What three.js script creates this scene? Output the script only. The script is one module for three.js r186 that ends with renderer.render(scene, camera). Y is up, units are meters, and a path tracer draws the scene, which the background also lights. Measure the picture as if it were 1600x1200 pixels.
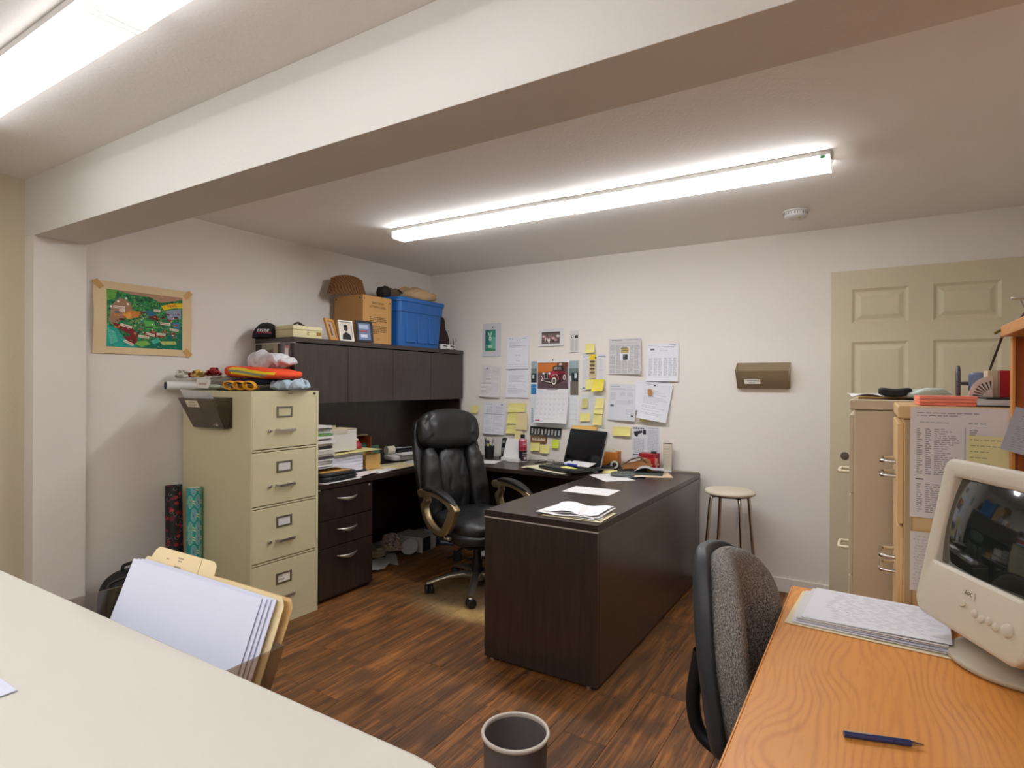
import * as THREE from 'three';
import { RoundedBoxGeometry } from 'three/addons/geometries/RoundedBoxGeometry.js';
import { mergeGeometries, toCreasedNormals } from 'three/addons/utils/BufferGeometryUtils.js';
import { RectAreaLightUniformsLib } from 'three/addons/lights/RectAreaLightUniformsLib.js';

// ---------- camera, light levels, exposure ----------
const scene = new THREE.Scene();
scene.background = new THREE.Color(0x000000);
const camera = new THREE.PerspectiveCamera(66.62, 1600 / 1200, 0.05, 40);
camera.position.set(3.5358, 1.3722, 4.2395);
camera.rotation.set(-0.0015, 0.5552, 0.0051, 'YXZ');
scene.add(camera);
const renderer = new THREE.WebGLRenderer({ antialias: true });
renderer.toneMapping = THREE.LinearToneMapping;
renderer.toneMappingExposure = 0.88;
renderer.shadowMap.enabled = true;
RectAreaLightUniformsLib.init();
const TUBE_COLOR = 0xfafcff, GLOW = 27, LAMP = 12, GLOW_NEAR = 6.5, LAMP_NEAR = 2, GLOW_REAR = 17, LAMP_REAR = 8;   // fluorescent fittings

// ---------- helpers ----------
const V = (x, y, z) => new THREE.Vector3(x, y, z);
function rng(a) { return () => { a = (a + 0x6d2b79f5) | 0; let t = Math.imul(a ^ (a >>> 15), 1 | a); t = (t + Math.imul(t ^ (t >>> 7), 61 | t)) ^ t; return ((t ^ (t >>> 14)) >>> 0) / 4294967296; }; }
const rnd = rng(12345);
const used = {};
function numbered(n) { const k = used[n] = (used[n] || 0) + 1; return k === 1 ? n : n + '_' + String(k - 1).padStart(3, '0'); }
function part(name, geo, mat, parent, label) { const m = new THREE.Mesh(geo, mat); m.name = name; parent.add(m); if (label) m.userData.label = label; return m; }
function tag(o, label, category, group) { o.userData.label = label; o.userData.category = category; if (group) o.userData.group = group; return o; }
function thing(name, label, category, pos = [0, 0, 0], turn = 0, group) { const o = new THREE.Group(); o.name = numbered(name); scene.add(o); o.position.set(...pos); o.rotation.y = turn; return tag(o, label, category, group); }
function one(name, geo, mat, label, category, pos = [0, 0, 0], rot = [0, 0, 0], group) { const m = new THREE.Mesh(geo, mat); m.name = numbered(name); m.position.set(...pos); m.rotation.set(rot[0], rot[1], rot[2], 'YXZ'); scene.add(m); return tag(m, label, category, group); }
function struct(name, geo, mat, parent) { const m = new THREE.Mesh(geo, mat); m.name = name; (parent || scene).add(m); if (!parent) m.userData.kind = 'structure'; return m; }
// uv in metres, v running along the grain axis
function uvm(g, grain = 'y', off = [0, 0]) {
  if (g.index) g = g.toNonIndexed();
  const p = g.attributes.position, uv = new Float32Array(p.count * 2), a = V(0, 0, 0), b = V(0, 0, 0), c = V(0, 0, 0), n = V(0, 0, 0), ax = ['x', 'y', 'z'];
  for (let i = 0; i < p.count; i += 3) {
    a.fromBufferAttribute(p, i); b.fromBufferAttribute(p, i + 1); c.fromBufferAttribute(p, i + 2);
    n.copy(b).sub(a).cross(c.clone().sub(a));
    const m = [Math.abs(n.x), Math.abs(n.y), Math.abs(n.z)], k = m.indexOf(Math.max(...m)), rest = ax.filter((_, j) => j !== k);
    let [u, v] = rest; if (u === grain) [u, v] = [v, u];
    [a, b, c].forEach((q, j) => { uv[(i + j) * 2] = q[u] + off[0]; uv[(i + j) * 2 + 1] = q[v] + off[1]; });
  }
  g.setAttribute('uv', new THREE.BufferAttribute(uv, 2));
  return g;
}
function B(w, h, d, x = 0, y = 0, z = 0, r = 0.002, grain = 'y', seg = 1) {   // box by its centre
  r = Math.min(r, w * 0.49, h * 0.49, d * 0.49);
  const g = r > 0 ? new RoundedBoxGeometry(w, h, d, seg, r) : new THREE.BoxGeometry(w, h, d);
  g.translate(x, y, z); return uvm(g, grain, [x * 1.7 + z * 0.3, y * 0.9 + z * 1.1]);
}
const BB = (x0, x1, y0, y1, z0, z1, r = 0.002, grain = 'y', seg = 1) => B(x1 - x0, y1 - y0, z1 - z0, (x0 + x1) / 2, (y0 + y1) / 2, (z0 + z1) / 2, r, grain, seg);
function mg(list) { return mergeGeometries(list.map((g) => { g = g.index ? g.toNonIndexed() : g; for (const k of Object.keys(g.attributes)) if (!['position', 'normal', 'uv'].includes(k)) g.deleteAttribute(k); return g; })); }
function Tb(pts, r, n = 24, rs = 8, closed = false) { return new THREE.TubeGeometry(new THREE.CatmullRomCurve3(pts.map((p) => V(...p)), closed, 'catmullrom', 0.5), n, r, rs, closed); }
function rod(a, b, r0, r1 = r0, s = 12) { const A = V(...a), D = V(...b).sub(A), g = new THREE.CylinderGeometry(r1, r0, D.length(), s); g.translate(0, D.length() / 2, 0); g.applyQuaternion(new THREE.Quaternion().setFromUnitVectors(V(0, 1, 0), D.clone().normalize())); g.translate(...a); return g; }
function lathe(pts, s = 32) { return new THREE.LatheGeometry(pts.map((p) => new THREE.Vector2(p[0], p[1])), s); }
function ext(pts, depth, bevel = 0.001, holes = [], bs = 2) { const s = new THREE.Shape(pts.map((p) => new THREE.Vector2(p[0], p[1]))); for (const h of holes) s.holes.push(new THREE.Path(h.map((p) => new THREE.Vector2(p[0], p[1])))); return new THREE.ExtrudeGeometry(s, { depth, bevelEnabled: bevel > 0, bevelSize: bevel, bevelThickness: bevel, bevelSegments: bs, curveSegments: 12 }); }
function smooth(pts, n = 40, closed = true) { return new THREE.CatmullRomCurve3(pts.map((p) => V(p[0], p[1], 0)), closed, 'catmullrom', 0.5).getPoints(n).slice(0, closed ? -1 : undefined).map((q) => [q.x, q.y]); }
// a sheet with real (thin) thickness, centred, facing +z; bend(u,v) lifts it
function sheet(w, h, bend, t = 0.0006, nx = 6, ny = 8, outline) {
  const P = [], U = [], I = [], row = nx + 1;
  for (const s of [1, 0]) for (let j = 0; j <= ny; j++) for (let i = 0; i <= nx; i++) {
    const u = i / nx, v = j / ny; let x = (u - 0.5) * w, y = (v - 0.5) * h;
    if (outline) [x, y] = outline(x, y, u, v);
    P.push(x, y, (bend ? bend(u, v) : 0) + s * t); U.push(u, v);
  }
  const N = row * (ny + 1);
  for (let j = 0; j < ny; j++) for (let i = 0; i < nx; i++) { const a = j * row + i, b = a + 1, c = a + row, d = c + 1; I.push(a, b, d, a, d, c, N + a, N + d, N + b, N + a, N + c, N + d); }
  const edge = (a, b) => I.push(a, N + a, N + b, a, N + b, b);
  for (let i = 0; i < nx; i++) { edge(i, i + 1); edge(ny * row + i + 1, ny * row + i); }
  for (let j = 0; j < ny; j++) { edge((j + 1) * row, j * row); edge(j * row + nx, (j + 1) * row + nx); }
  const g = new THREE.BufferGeometry(); g.setAttribute('position', new THREE.Float32BufferAttribute(P, 3)); g.setAttribute('uv', new THREE.Float32BufferAttribute(U, 2)); g.setIndex(I);
  return toCreasedNormals(g, 0.9);
}
const lay = (g) => { g.rotateX(-Math.PI / 2); return g; };          // flat on a table, top of the page away from +z
// rounded cushion: superellipsoid box with a deformation
function puff(w, h, d, n = 4, seg = 14, f) {
  const g = new THREE.BoxGeometry(2, 2, 2, seg, seg, seg), p = g.attributes.position, q = V(0, 0, 0);
  for (let i = 0; i < p.count; i++) {
    q.fromBufferAttribute(p, i);
    const k = Math.pow(Math.pow(Math.abs(q.x), n) + Math.pow(Math.abs(q.y), n) + Math.pow(Math.abs(q.z), n), -1 / n);
    const a = q.clone().multiplyScalar(k); q.set(a.x * w / 2, a.y * h / 2, a.z * d / 2);
    if (f) f(q, a);
    p.setXYZ(i, q.x, q.y, q.z);
  }
  g.computeVertexNormals();
  // weld normals across cube-face seams
  const map = new Map(), nm = g.attributes.normal;
  for (let i = 0; i < p.count; i++) { const k = [p.getX(i), p.getY(i), p.getZ(i)].map((e) => Math.round(e * 1e5)).join(); const e = map.get(k) || [0, 0, 0, []]; e[0] += nm.getX(i); e[1] += nm.getY(i); e[2] += nm.getZ(i); e[3].push(i); map.set(k, e); }
  for (const [x, y, z, l] of map.values()) { const L = Math.hypot(x, y, z) || 1; for (const i of l) nm.setXYZ(i, x / L, y / L, z / L); }
  return g;
}
// tiling value noise
function vnoise(seed, P) { const r = rng(seed), t = new Float32Array(P * P).map(() => r()); const f = (x) => x * x * (3 - 2 * x); return (x, y) => { const xi = Math.floor(x), yi = Math.floor(y), u = f(x - xi), v = f(y - yi), m = (a) => ((a % P) + P) % P, q = (a, b) => t[m(b) * P + m(a)]; return (q(xi, yi) * (1 - u) + q(xi + 1, yi) * u) * (1 - v) + (q(xi, yi + 1) * (1 - u) + q(xi + 1, yi + 1) * u) * v; }; }
const N64 = vnoise(5, 64), N64b = vnoise(99, 64);
function crumple(q, amp, s, o = 0) { return amp * (Math.abs(N64(q.x * s + o, q.y * s + q.z * s * 0.7) - 0.5) * 2 + 0.5 * Math.abs(N64b(q.z * s * 2 - o, q.x * s * 2 + q.y * s) - 0.5) - 0.5); }

// ---------- textures ----------
function dataTex(w, h, f, srgb = true) {
  const d = new Uint8Array(w * h * 4);
  for (let y = 0; y < h; y++) for (let x = 0; x < w; x++) { const c = f(x / w, y / h), i = (y * w + x) * 4; d[i] = c[0]; d[i + 1] = c[1]; d[i + 2] = c[2]; d[i + 3] = 255; }
  const t = new THREE.DataTexture(d, w, h); t.wrapS = t.wrapT = THREE.RepeatWrapping; t.magFilter = THREE.LinearFilter; t.minFilter = THREE.LinearMipmapLinearFilter; t.generateMipmaps = true; if (srgb) t.colorSpace = THREE.SRGBColorSpace; t.needsUpdate = true; return t;
}
function cv(w, h, draw) { const c = document.createElement('canvas'); c.width = w; c.height = h; const x = c.getContext('2d'); draw(x, w, h); const t = new THREE.CanvasTexture(c); t.colorSpace = THREE.SRGBColorSpace; t.anisotropy = 8; return t; }
const mix = (a, b, t) => a.map((v, i) => v + (b[i] - v) * t), clamp = (x, a = 0, b = 1) => Math.min(b, Math.max(a, x));
const floorCol = (u, v) => {      // hand-scraped boards: 0.6 m across, 2.4 m along
  const warp = (N64(u * 8, v * 8) - 0.5) * 2.2, big = N64b(u * 16 + warp * 0.4, v * 8), s = N64(u * 64 + warp, v * 8), f = N64b(u * 128, v * 24), dash = N64(u * 128 + 7, v * 48 + 3), blot = N64(u * 8 + 20, v * 16 + 9);
  let t = 0.36 * big + 0.32 * s + 0.32 * f; t = clamp((t - 0.24) * 1.75);
  let c = mix([104, 72, 42], [216, 150, 84], t); c = mix(c, [112, 82, 58], clamp((blot - 0.56) * 2.4) * 0.8);
  if (dash > 0.74) c = mix(c, [70, 46, 28], (dash - 0.74) * 2.6);
  const scr = N64(u * 8 + 3, v * 64); if (scr > 0.8) c = mix(c, [76, 50, 32], (scr - 0.8) * 2.0);
  return c;
}, floorTex = dataTex(512, 1024, floorCol); floorTex.repeat.set(1 / 0.6, 1 / 2.4);
const oakTex = dataTex(1024, 1024, (u, v) => {       // pale oak laminate with cathedral figure: 0.8 m x 1.6 m
  const x = ((u * 2) % 1) - 0.5 + (N64(u * 8, v * 8) - 0.5) * 0.16, y = v - 0.5 + (u > 0.5 ? 0.23 : 0);
  const r = Math.sqrt(x * x * 6 + Math.pow(y - (N64b(u * 8, v * 8) - 0.5) * 0.2, 2) * 0.22) * 58 + N64(u * 16, v * 8) * 4.5 + N64b(u * 64, v * 8) * 1.0;
  const ring = Math.pow(0.5 + 0.5 * Math.sin(r), 3), pore = N64(u * 64 * 3 % 64, v * 32);
  let c = mix([228, 164, 88], [200, 132, 62], ring * (0.15 + 0.65 * N64(u * 16 + 5, v * 16))); c = mix(c, [172, 108, 48], clamp((pore - 0.62) * 1.1) * 0.6);
  return mix(c, [236, 172, 96], N64b(u * 8, v * 8) * 0.35);
}); oakTex.repeat.set(1 / 0.8, 1 / 1.6);
const darkTex = dataTex(256, 1024, (u, v) => { const t = 0.5 * N64(u * 64, v * 16) + 0.3 * N64b(u * 32, v * 8) + 0.2 * N64(u * 128 % 64, v * 64); return mix([38, 27, 24], [62, 46, 40], t); }); darkTex.repeat.set(1 / 0.5, 1 / 1.6);
const fabTex = dataTex(256, 256, (u, v) => { const a = N64(u * 64, v * 64), b = N64b(u * 192 % 64, v * 64), t = a * 0.5 + b * 0.5; return mix([54, 52, 50], [212, 204, 195], clamp((t - 0.22) * 1.7)); }); fabTex.repeat.set(3, 3);
const peel = dataTex(256, 256, (u, v) => { const t = 255 * (0.5 * N64(u * 64, v * 64) + 0.5 * N64b(u * 32, v * 32)); return [t, t, t]; }, false); peel.repeat.set(1 / 0.35, 1 / 0.35);
const leatherB = dataTex(256, 256, (u, v) => { const a = Math.abs(N64(u * 64, v * 64) - 0.5), b = Math.abs(N64b(u * 32, v * 32) - 0.5), t = 255 * clamp(a + b); return [t, t, t]; }, false); leatherB.repeat.set(3, 3);

// ---------- materials ----------
const S = (color, roughness = 0.6, o = {}) => new THREE.MeshStandardMaterial({ color, roughness, ...o });
const wallM = S(0xe8e1d9, 0.85, { bumpMap: peel, bumpScale: 0.0004 });
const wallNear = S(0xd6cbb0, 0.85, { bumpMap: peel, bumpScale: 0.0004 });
const ceilM = S(0xf4efea, 0.9, { bumpMap: peel, bumpScale: 0.0005 });
const beamM = S(0xdcd8d2, 0.85, { bumpMap: peel, bumpScale: 0.0004 });
const doorM = S(0xcfc4a6, 0.5);
const plankM = new THREE.MeshPhysicalMaterial({ color: 0xffffff, map: floorTex, roughness: 0.5, vertexColors: true, bumpMap: floorTex, bumpScale: 0.0006 });
// the same boards where the office chair has worn them to a pale dusty tan: x 0.6..2.2 m, z 0..3 m
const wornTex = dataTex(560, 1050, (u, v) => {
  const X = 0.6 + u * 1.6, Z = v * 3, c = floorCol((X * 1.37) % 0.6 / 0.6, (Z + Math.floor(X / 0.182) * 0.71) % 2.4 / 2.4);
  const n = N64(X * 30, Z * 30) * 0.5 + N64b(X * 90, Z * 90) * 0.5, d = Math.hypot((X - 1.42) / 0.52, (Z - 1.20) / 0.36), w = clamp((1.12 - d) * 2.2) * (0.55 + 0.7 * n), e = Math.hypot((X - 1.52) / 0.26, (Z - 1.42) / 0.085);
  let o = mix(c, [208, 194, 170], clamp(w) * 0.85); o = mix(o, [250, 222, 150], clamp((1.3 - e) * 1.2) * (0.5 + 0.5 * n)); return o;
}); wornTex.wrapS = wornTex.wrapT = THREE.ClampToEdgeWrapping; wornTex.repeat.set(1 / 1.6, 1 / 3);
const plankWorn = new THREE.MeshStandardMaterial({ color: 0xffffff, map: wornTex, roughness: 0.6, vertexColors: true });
const darkM = new THREE.MeshPhysicalMaterial({ color: 0xffffff, map: darkTex, roughness: 0.34, clearcoat: 0.55, clearcoatRoughness: 0.22 });
const darkTop = S(0xffffff, 0.3, { map: darkTex });
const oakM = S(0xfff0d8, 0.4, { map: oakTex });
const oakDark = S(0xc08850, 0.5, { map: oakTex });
const putty = S(0xd3caa4, 0.45), puttyB = S(0xd2c2a8, 0.5), puttyC = S(0xdbb780, 0.5);
const silver = S(0xc8c4bd, 0.3, { metalness: 0.9 }), chrome = S(0xd8d6d2, 0.12, { metalness: 1 }), pewter = S(0xb9b0a2, 0.32, { metalness: 0.85 }), bronze = S(0xa3906e, 0.36, { metalness: 0.75 });
const trimM = S(0xd6ccc6, 0.35, { metalness: 0.3 });
const blackP = S(0x16161a, 0.45), blackG = S(0x0c0d0f, 0.12), greyP = S(0x4a4c50, 0.5), black = S(0x0a0a0b, 0.7);
const leather = new THREE.MeshPhysicalMaterial({ color: 0x131315, roughness: 0.36, bumpMap: leatherB, bumpScale: 0.0006, clearcoat: 0.15, clearcoatRoughness: 0.4 });
const fabricM = S(0xffffff, 0.95, { map: fabTex });
const white = S(0xdedcd8, 0.5), whiteP = S(0xdbd9d8, 0.8), blueW = S(0xdcdff2, 0.85), cream = S(0xe9dcb8, 0.8), manila = S(0xe8d3a6, 0.75), beigeP = S(0xcfc6b2, 0.45), beigeP2 = S(0xb9af9b, 0.5);
const card = S(0xb98a55, 0.85), smoke = new THREE.MeshPhysicalMaterial({ color: 0xe2dacb, roughness: 0.06, transmission: 0.92, thickness: 0, ior: 1.45 });
const yellowS = S(0xeadf8e, 0.85), limeS = S(0xd2dc4a, 0.85), paleS = S(0xe7d3a0, 0.85), oliveS = S(0xc9c27c, 0.85);
const frameMetal = S(0x8d8878, 0.35, { metalness: 0.7 });

// ---------- the room ----------
const H = 2.37, XR = 4.42, ZF = 6.0, XN = -0.05;
{
  const fl = new THREE.Group(); fl.name = 'floor'; fl.userData.kind = 'structure'; scene.add(fl);
  struct('subfloor', BB(-0.3, XR + 0.2, -0.12, -0.009, -0.2, ZF + 0.2, 0), S(0x2a1d14, 0.9), fl);
  const pw = 0.182, r = rng(31);
  for (let i = 0, x = XN; x < XR; x += pw, i++) {
    for (let z = -((i * 0.47) % 1.25); z < ZF; z += 1.25) {
      const z0 = Math.max(z, 0), z1 = Math.min(z + 1.25, ZF), x1 = Math.min(x + pw, XR); if (z1 - z0 < 0.05 || x1 - x < 0.03) continue;
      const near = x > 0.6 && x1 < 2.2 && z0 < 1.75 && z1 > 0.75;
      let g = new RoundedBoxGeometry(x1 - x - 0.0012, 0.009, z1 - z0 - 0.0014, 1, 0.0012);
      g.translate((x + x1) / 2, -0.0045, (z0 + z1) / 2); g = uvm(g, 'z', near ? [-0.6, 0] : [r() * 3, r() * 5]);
      const tone = 0.46 + r() * 0.14, warm = r() * 0.04, p = g.attributes.position, c = new Float32Array(p.count * 3);
      for (let k = 0; k < p.count; k++) c.set([tone * (1.04 + warm), tone * 0.90, tone * (0.70 - warm)], k * 3);
      g.setAttribute('color', new THREE.BufferAttribute(c, 3));
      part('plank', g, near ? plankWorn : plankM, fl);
    }
  }
}
struct('wall_back', BB(-0.25, XR + 0.2, -0.02, H + 0.1, -0.15, 0, 0), wallM);
struct('wall_left', BB(-0.2, 0, -0.02, H + 0.1, 0, 2.83, 0), wallM);
struct('wall_left_front', BB(-0.25, XN, -0.02, H + 0.1, 3.05, ZF, 0), wallNear);
struct('wall_right', BB(XR, XR + 0.15, -0.02, H + 0.1, 0, ZF, 0), wallM);
struct('wall_front', BB(-0.25, XR + 0.2, -0.02, H + 0.1, ZF, ZF + 0.15, 0), wallM);
struct('ceiling', BB(-0.25, XR + 0.2, H, H + 0.12, -0.15, ZF + 0.15, 0), ceilM);
struct('pillar', BB(-0.2, 0.052, 0, 2.085, 2.824, 3.05, 0.002), wallM);
struct('beam', BB(-0.2, XR, 2.08, H, 2.822, 3.05, 0.002), beamM);
struct('baseboard_back', BB(0, 3.297, 0, 0.092, 0, 0.012, 0.003), wallM);
struct('baseboard_left', BB(0, 0.012, 0, 0.092, 0.012, 2.824, 0.003), wallM);

// six-panel door standing against the back wall
{
  const d = new THREE.Group(); d.name = 'door_1'; d.userData.kind = 'structure'; scene.add(d);
  const x0 = 3.30, x1 = 4.245, y1 = 2.082, cols = [[3.413, 3.707], [3.826, 4.136]], rows = [[1.752, 1.966], [1.02, 1.638], [0.22, 0.86]], holes = [];
  for (const [a, b] of cols) for (const [c, e] of rows) holes.push([[a, c], [a, e], [b, e], [b, c]]);
  const slab = ext([[x0, 0.012], [x1, 0.012], [x1, y1], [x0, y1]], 0.03, 0.0015, holes); slab.translate(0, 0, 0.004);
  part('door_slab', slab, doorM, d);
  const ring = (w, h, i, z) => [[-w / 2 + i, -h / 2 + i, z], [w / 2 - i, -h / 2 + i, z], [w / 2 - i, h / 2 - i, z], [-w / 2 + i, h / 2 - i, z]];
  for (const [a, b] of cols) for (const [c, e] of rows) {
    const w = b - a, h = e - c, L = [ring(w, h, 0, 0), ring(w, h, 0.016, -0.011), ring(w, h, 0.026, -0.011), ring(w, h, 0.05, -0.003), ring(w, h, 0.0515, -0.003)], P = [];
    for (let k = 0; k < 4; k++) for (let j = 0; j < 4; j++) { const p = L[k][j], q = L[k][(j + 1) % 4], r2 = L[k + 1][(j + 1) % 4], s = L[k + 1][j]; P.push(...p, ...q, ...r2, ...p, ...r2, ...s); }
    const T = L[4]; P.push(...T[0], ...T[1], ...T[2], ...T[0], ...T[2], ...T[3]);
    const g = new THREE.BufferGeometry(); g.setAttribute('position', new THREE.Float32BufferAttribute(P, 3)); g.computeVertexNormals(); g.setAttribute('uv', new THREE.Float32BufferAttribute(new Float32Array(P.length / 3 * 2), 2));
    part('door_panel', g, doorM, d).position.set((a + b) / 2, (c + e) / 2, 0.0355);
  }
  const k = lathe([[0, 0.006], [0.02, 0.006], [0.0235, 0.004], [0.024, 0]], 28); k.rotateX(Math.PI / 2);
  part('lock_cover', k, S(0x6f6858, 0.4, { metalness: 0.6 }), d, 'round grey cover over the lock hole').position.set(3.38, 0.928, 0.0355);
}
// smoke detector and fluorescent fittings
{
  const s = thing('smoke_detector', 'round white smoke detector on the ceiling near the door', 'smoke detector', [3.147, H, 0.53]);
  part('base', lathe([[0, 0], [0.068, 0], [0.07, -0.006], [0.068, -0.012], [0, -0.012]], 40), white, s);
  part('cover', lathe([[0.06, -0.012], [0.062, -0.03], [0.055, -0.042], [0.03, -0.046], [0, -0.046]], 40), white, s);
  const v = []; for (let i = 0; i < 24; i++) { const b = B(0.003, 0.012, 0.002, 0, 0, 0, 0); b.translate(0, -0.022, 0.0615); b.rotateY(i / 24 * Math.PI * 2); v.push(b); }
  part('vents', mg(v), S(0x77726a, 0.7), s).userData.kind = 'stuff';
  part('test_button', lathe([[0, -0.047], [0.009, -0.047], [0.01, -0.044]], 16), S(0xd8c98a, 0.5), s).position.set(0.02, -0.001, 0.02);
}
function fitting(x0, z0, label, glow, lamp, greenEnd) {
  const L = 1.245, W = 0.128, t = thing('fluorescent_light', label, 'light fixture', [x0 + L / 2, H, z0 + W / 2], 0, 'ceiling strip lights');
  const glowM = new THREE.MeshStandardMaterial({ color: 0xf4f4f0, roughness: 0.4, emissive: TUBE_COLOR, emissiveIntensity: glow }), capM = new THREE.MeshPhysicalMaterial({ color: 0xf2f2ee, roughness: 0.9, transmission: 0.12, thickness: 0 });
  part('housing', B(L, 0.02, W + 0.008, 0, -0.01, 0, 0.002), white, t);
  const prof = [[-W / 2, -0.02], [-W / 2, -0.05], [-W / 2 + 0.010, -0.06], [W / 2 - 0.010, -0.06], [W / 2, -0.05], [W / 2, -0.02]];
  const lens = ext(prof, L - 0.02, 0); lens.rotateY(Math.PI / 2); lens.translate(-(L - 0.02) / 2, 0, 0);
  part('lens', lens, glowM, t, 'glowing white lens');
  const capP = [[-W / 2 - 0.003, -0.02], [-W / 2 - 0.003, -0.051], [-W / 2 + 0.009, -0.063], [W / 2 - 0.009, -0.063], [W / 2 + 0.003, -0.051], [W / 2 + 0.003, -0.02]];
  for (const s of [-1, 1]) { const c = ext(capP, 0.006, 0.001); c.rotateY(Math.PI / 2); c.translate(s * (L / 2 - 0.006) - 0.003, 0, 0); part('end_cap', c, capM, t); }
  if (greenEnd) part('sticker', B(0.02, 0.014, 0.0006, L / 2 - 0.03, -0.026, W / 2 + 0.0006, 0), S(0x3f9a63, 0.6), t, 'small green sticker near the end');
  const l = new THREE.RectAreaLight(TUBE_COLOR, lamp, L - 0.03, W - 0.03); l.position.set(0, -0.07, 0); l.rotation.x = -Math.PI / 2; l.name = 'lamp_light'; t.add(l);
}
fitting(0.868, 1.302, 'white strip light over the black chair, further from the smoke detector', GLOW, LAMP, false);
fitting(2.128, 1.296, 'white strip light on the ceiling nearer to the smoke detector', GLOW, LAMP, true);
fitting(0.60, 3.425, 'white strip light in front of the beam above the counter', GLOW_NEAR, LAMP_NEAR, false);
fitting(1.86, 3.425, 'right-hand strip light in front of the beam above the wood desk', GLOW_NEAR, LAMP_NEAR, false);
fitting(0.60, 4.95, 'strip light behind the counter on the left', GLOW_REAR, LAMP_REAR, false);
fitting(1.86, 4.95, 'strip light behind the counter, second from the left', GLOW_REAR, LAMP_REAR, false);
fitting(3.12, 4.95, 'strip light behind the counter on the right', GLOW_REAR, LAMP_REAR, false);

// duplex outlet
{
  const o = thing('wall_outlet', 'white duplex wall outlet behind the chrome stool', 'outlet', [2.762, 0.437, 0.0]);
  part('cover_plate', B(0.072, 0.116, 0.006, 0, 0, 0.003, 0.003), white, o);
  for (const s of [-1, 1]) { const g = part('receptacle', ext(smooth([[-0.017, -0.01], [0.017, -0.01], [0.017, 0.01], [-0.017, 0.01]], 24), 0.003, 0.0006), white, o); g.position.set(0, s * 0.024, 0.006); for (const k of [-1, 1]) part('slot', B(0.0028, 0.009, 0.001, k * 0.0065, 0.001, 0.0042, 0), black, g); }
}

// ---------- dark U-shaped desk ----------
{
  const t = thing('desk_credenza', 'dark brown credenza with a three-drawer pedestal along the left wall', 'desk', [0, 0, 0]);
  part('desktop', BB(0.012, 0.66, 0.71, 0.74, 0.03, 1.826, 0.002, 'z'), darkTop, t);
  part('trim_strip', mg([BB(0.02, 0.658, 0.705, 0.7098, 1.818, 1.824, 0)]), trimM, t, 'silver strip under the top');
  part('back_panel', BB(0.015, 0.033, 0.05, 0.709, 0.05, 1.36, 0), darkM, t);
  part('pedestal', mg([BB(0.02, 0.628, 0.012, 0.704, 1.366, 1.822, 0.001)]), darkM, t);
  const rows = [[0.512, 0.702], [0.342, 0.506], [0.032, 0.336]];
  for (const [a, b] of rows) {
    const d = part('drawer', BB(0.63, 0.65, a, b, 1.372, 1.82, 0.002), darkM, t);
    const hy = b - 0.062, z0 = 1.51, z1 = 1.68, pts = [];
    for (let i = 0; i <= 12; i++) { const u = i / 12, s = Math.sin(u * Math.PI); pts.push([u, s]); }
    const g = new THREE.BufferGeometry(), P = [], I = [], n = 13, rs = 8;
    pts.forEach(([u, s]) => { for (let k = 0; k < rs; k++) { const an = k / rs * Math.PI * 2, rx = 0.002 + 0.005 * s, ry = 0.002 + 0.011 * s; P.push(0.652 + 0.028 * Math.pow(s, 0.7) + Math.cos(an) * rx, hy - 0.012 * s + Math.sin(an) * ry, z0 + (z1 - z0) * u); } });
    for (let i = 0; i < n - 1; i++) for (let k = 0; k < rs; k++) { const a1 = i * rs + k, b1 = i * rs + (k + 1) % rs; I.push(a1, b1, a1 + rs, b1, b1 + rs, a1 + rs); }
    g.setAttribute('position', new THREE.Float32BufferAttribute(P, 3)); g.setIndex(I); g.computeVertexNormals();
    part('handle', g, silver, d, 'bowed silver pull');
  }
  const lk = lathe([[0, 0.003], [0.008, 0.003], [0.009, 0]], 16); lk.rotateZ(-Math.PI / 2); part('lock', lk, silver, t).position.set(0.65, 0.684, 1.40);
  part('leg_panel', BB(0.02, 0.64, 0.012, 0.706, 0.032, 0.05, 0.001), darkM, t);
}
{
  const t = thing('desk_bridge', 'dark brown bridge desktop along the back wall between the two desks', 'desk', [0, 0, 0]);
  part('desktop', BB(0.662, 1.882, 0.71, 0.74, 0.03, 0.60, 0.002, 'x'), darkTop, t);
  part('modesty_panel', BB(0.662, 1.882, 0.25, 0.709, 0.05, 0.068, 0.001, 'x'), darkM, t);
}
{
  const t = thing('desk_return', 'large dark brown desk with panelled end and silver edge strip', 'desk', [0, 0, 0]);
  part('desktop', BB(1.8845, 2.494, 0.71, 0.741, 0.03, 1.832, 0.002, 'z'), darkTop, t);
  part('trim_strip', BB(1.8845, 2.495, 0.7045, 0.7102, 1.824, 1.833, 0), trimM, t, 'bright silver strip under the end of the top');
  part('trim_strip', BB(2.486, 2.495, 0.7045, 0.7085, 0.04, 1.8235, 0), S(0x6f6258, 0.4), t, 'thin grey strip under the long side');
  part('end_panel', BB(1.886, 2.492, 0.012, 0.704, 1.806, 1.830, 0.0015), darkM, t);
  part('side_panel', BB(2.470, 2.493, 0.012, 0.704, 0.035, 1.8055, 0.0015, 'z'), darkM, t);
  part('pedestal', BB(1.89, 2.46, 0.03, 0.704, 1.30, 1.8055, 0.001), darkM, t);
  for (const [x, z] of [[1.93, 1.818], [2.45, 1.818], [2.482, 0.1]]) part('foot', rod([x, 0, z], [x, 0.0125, z], 0.012), silver, t);
}
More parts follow.
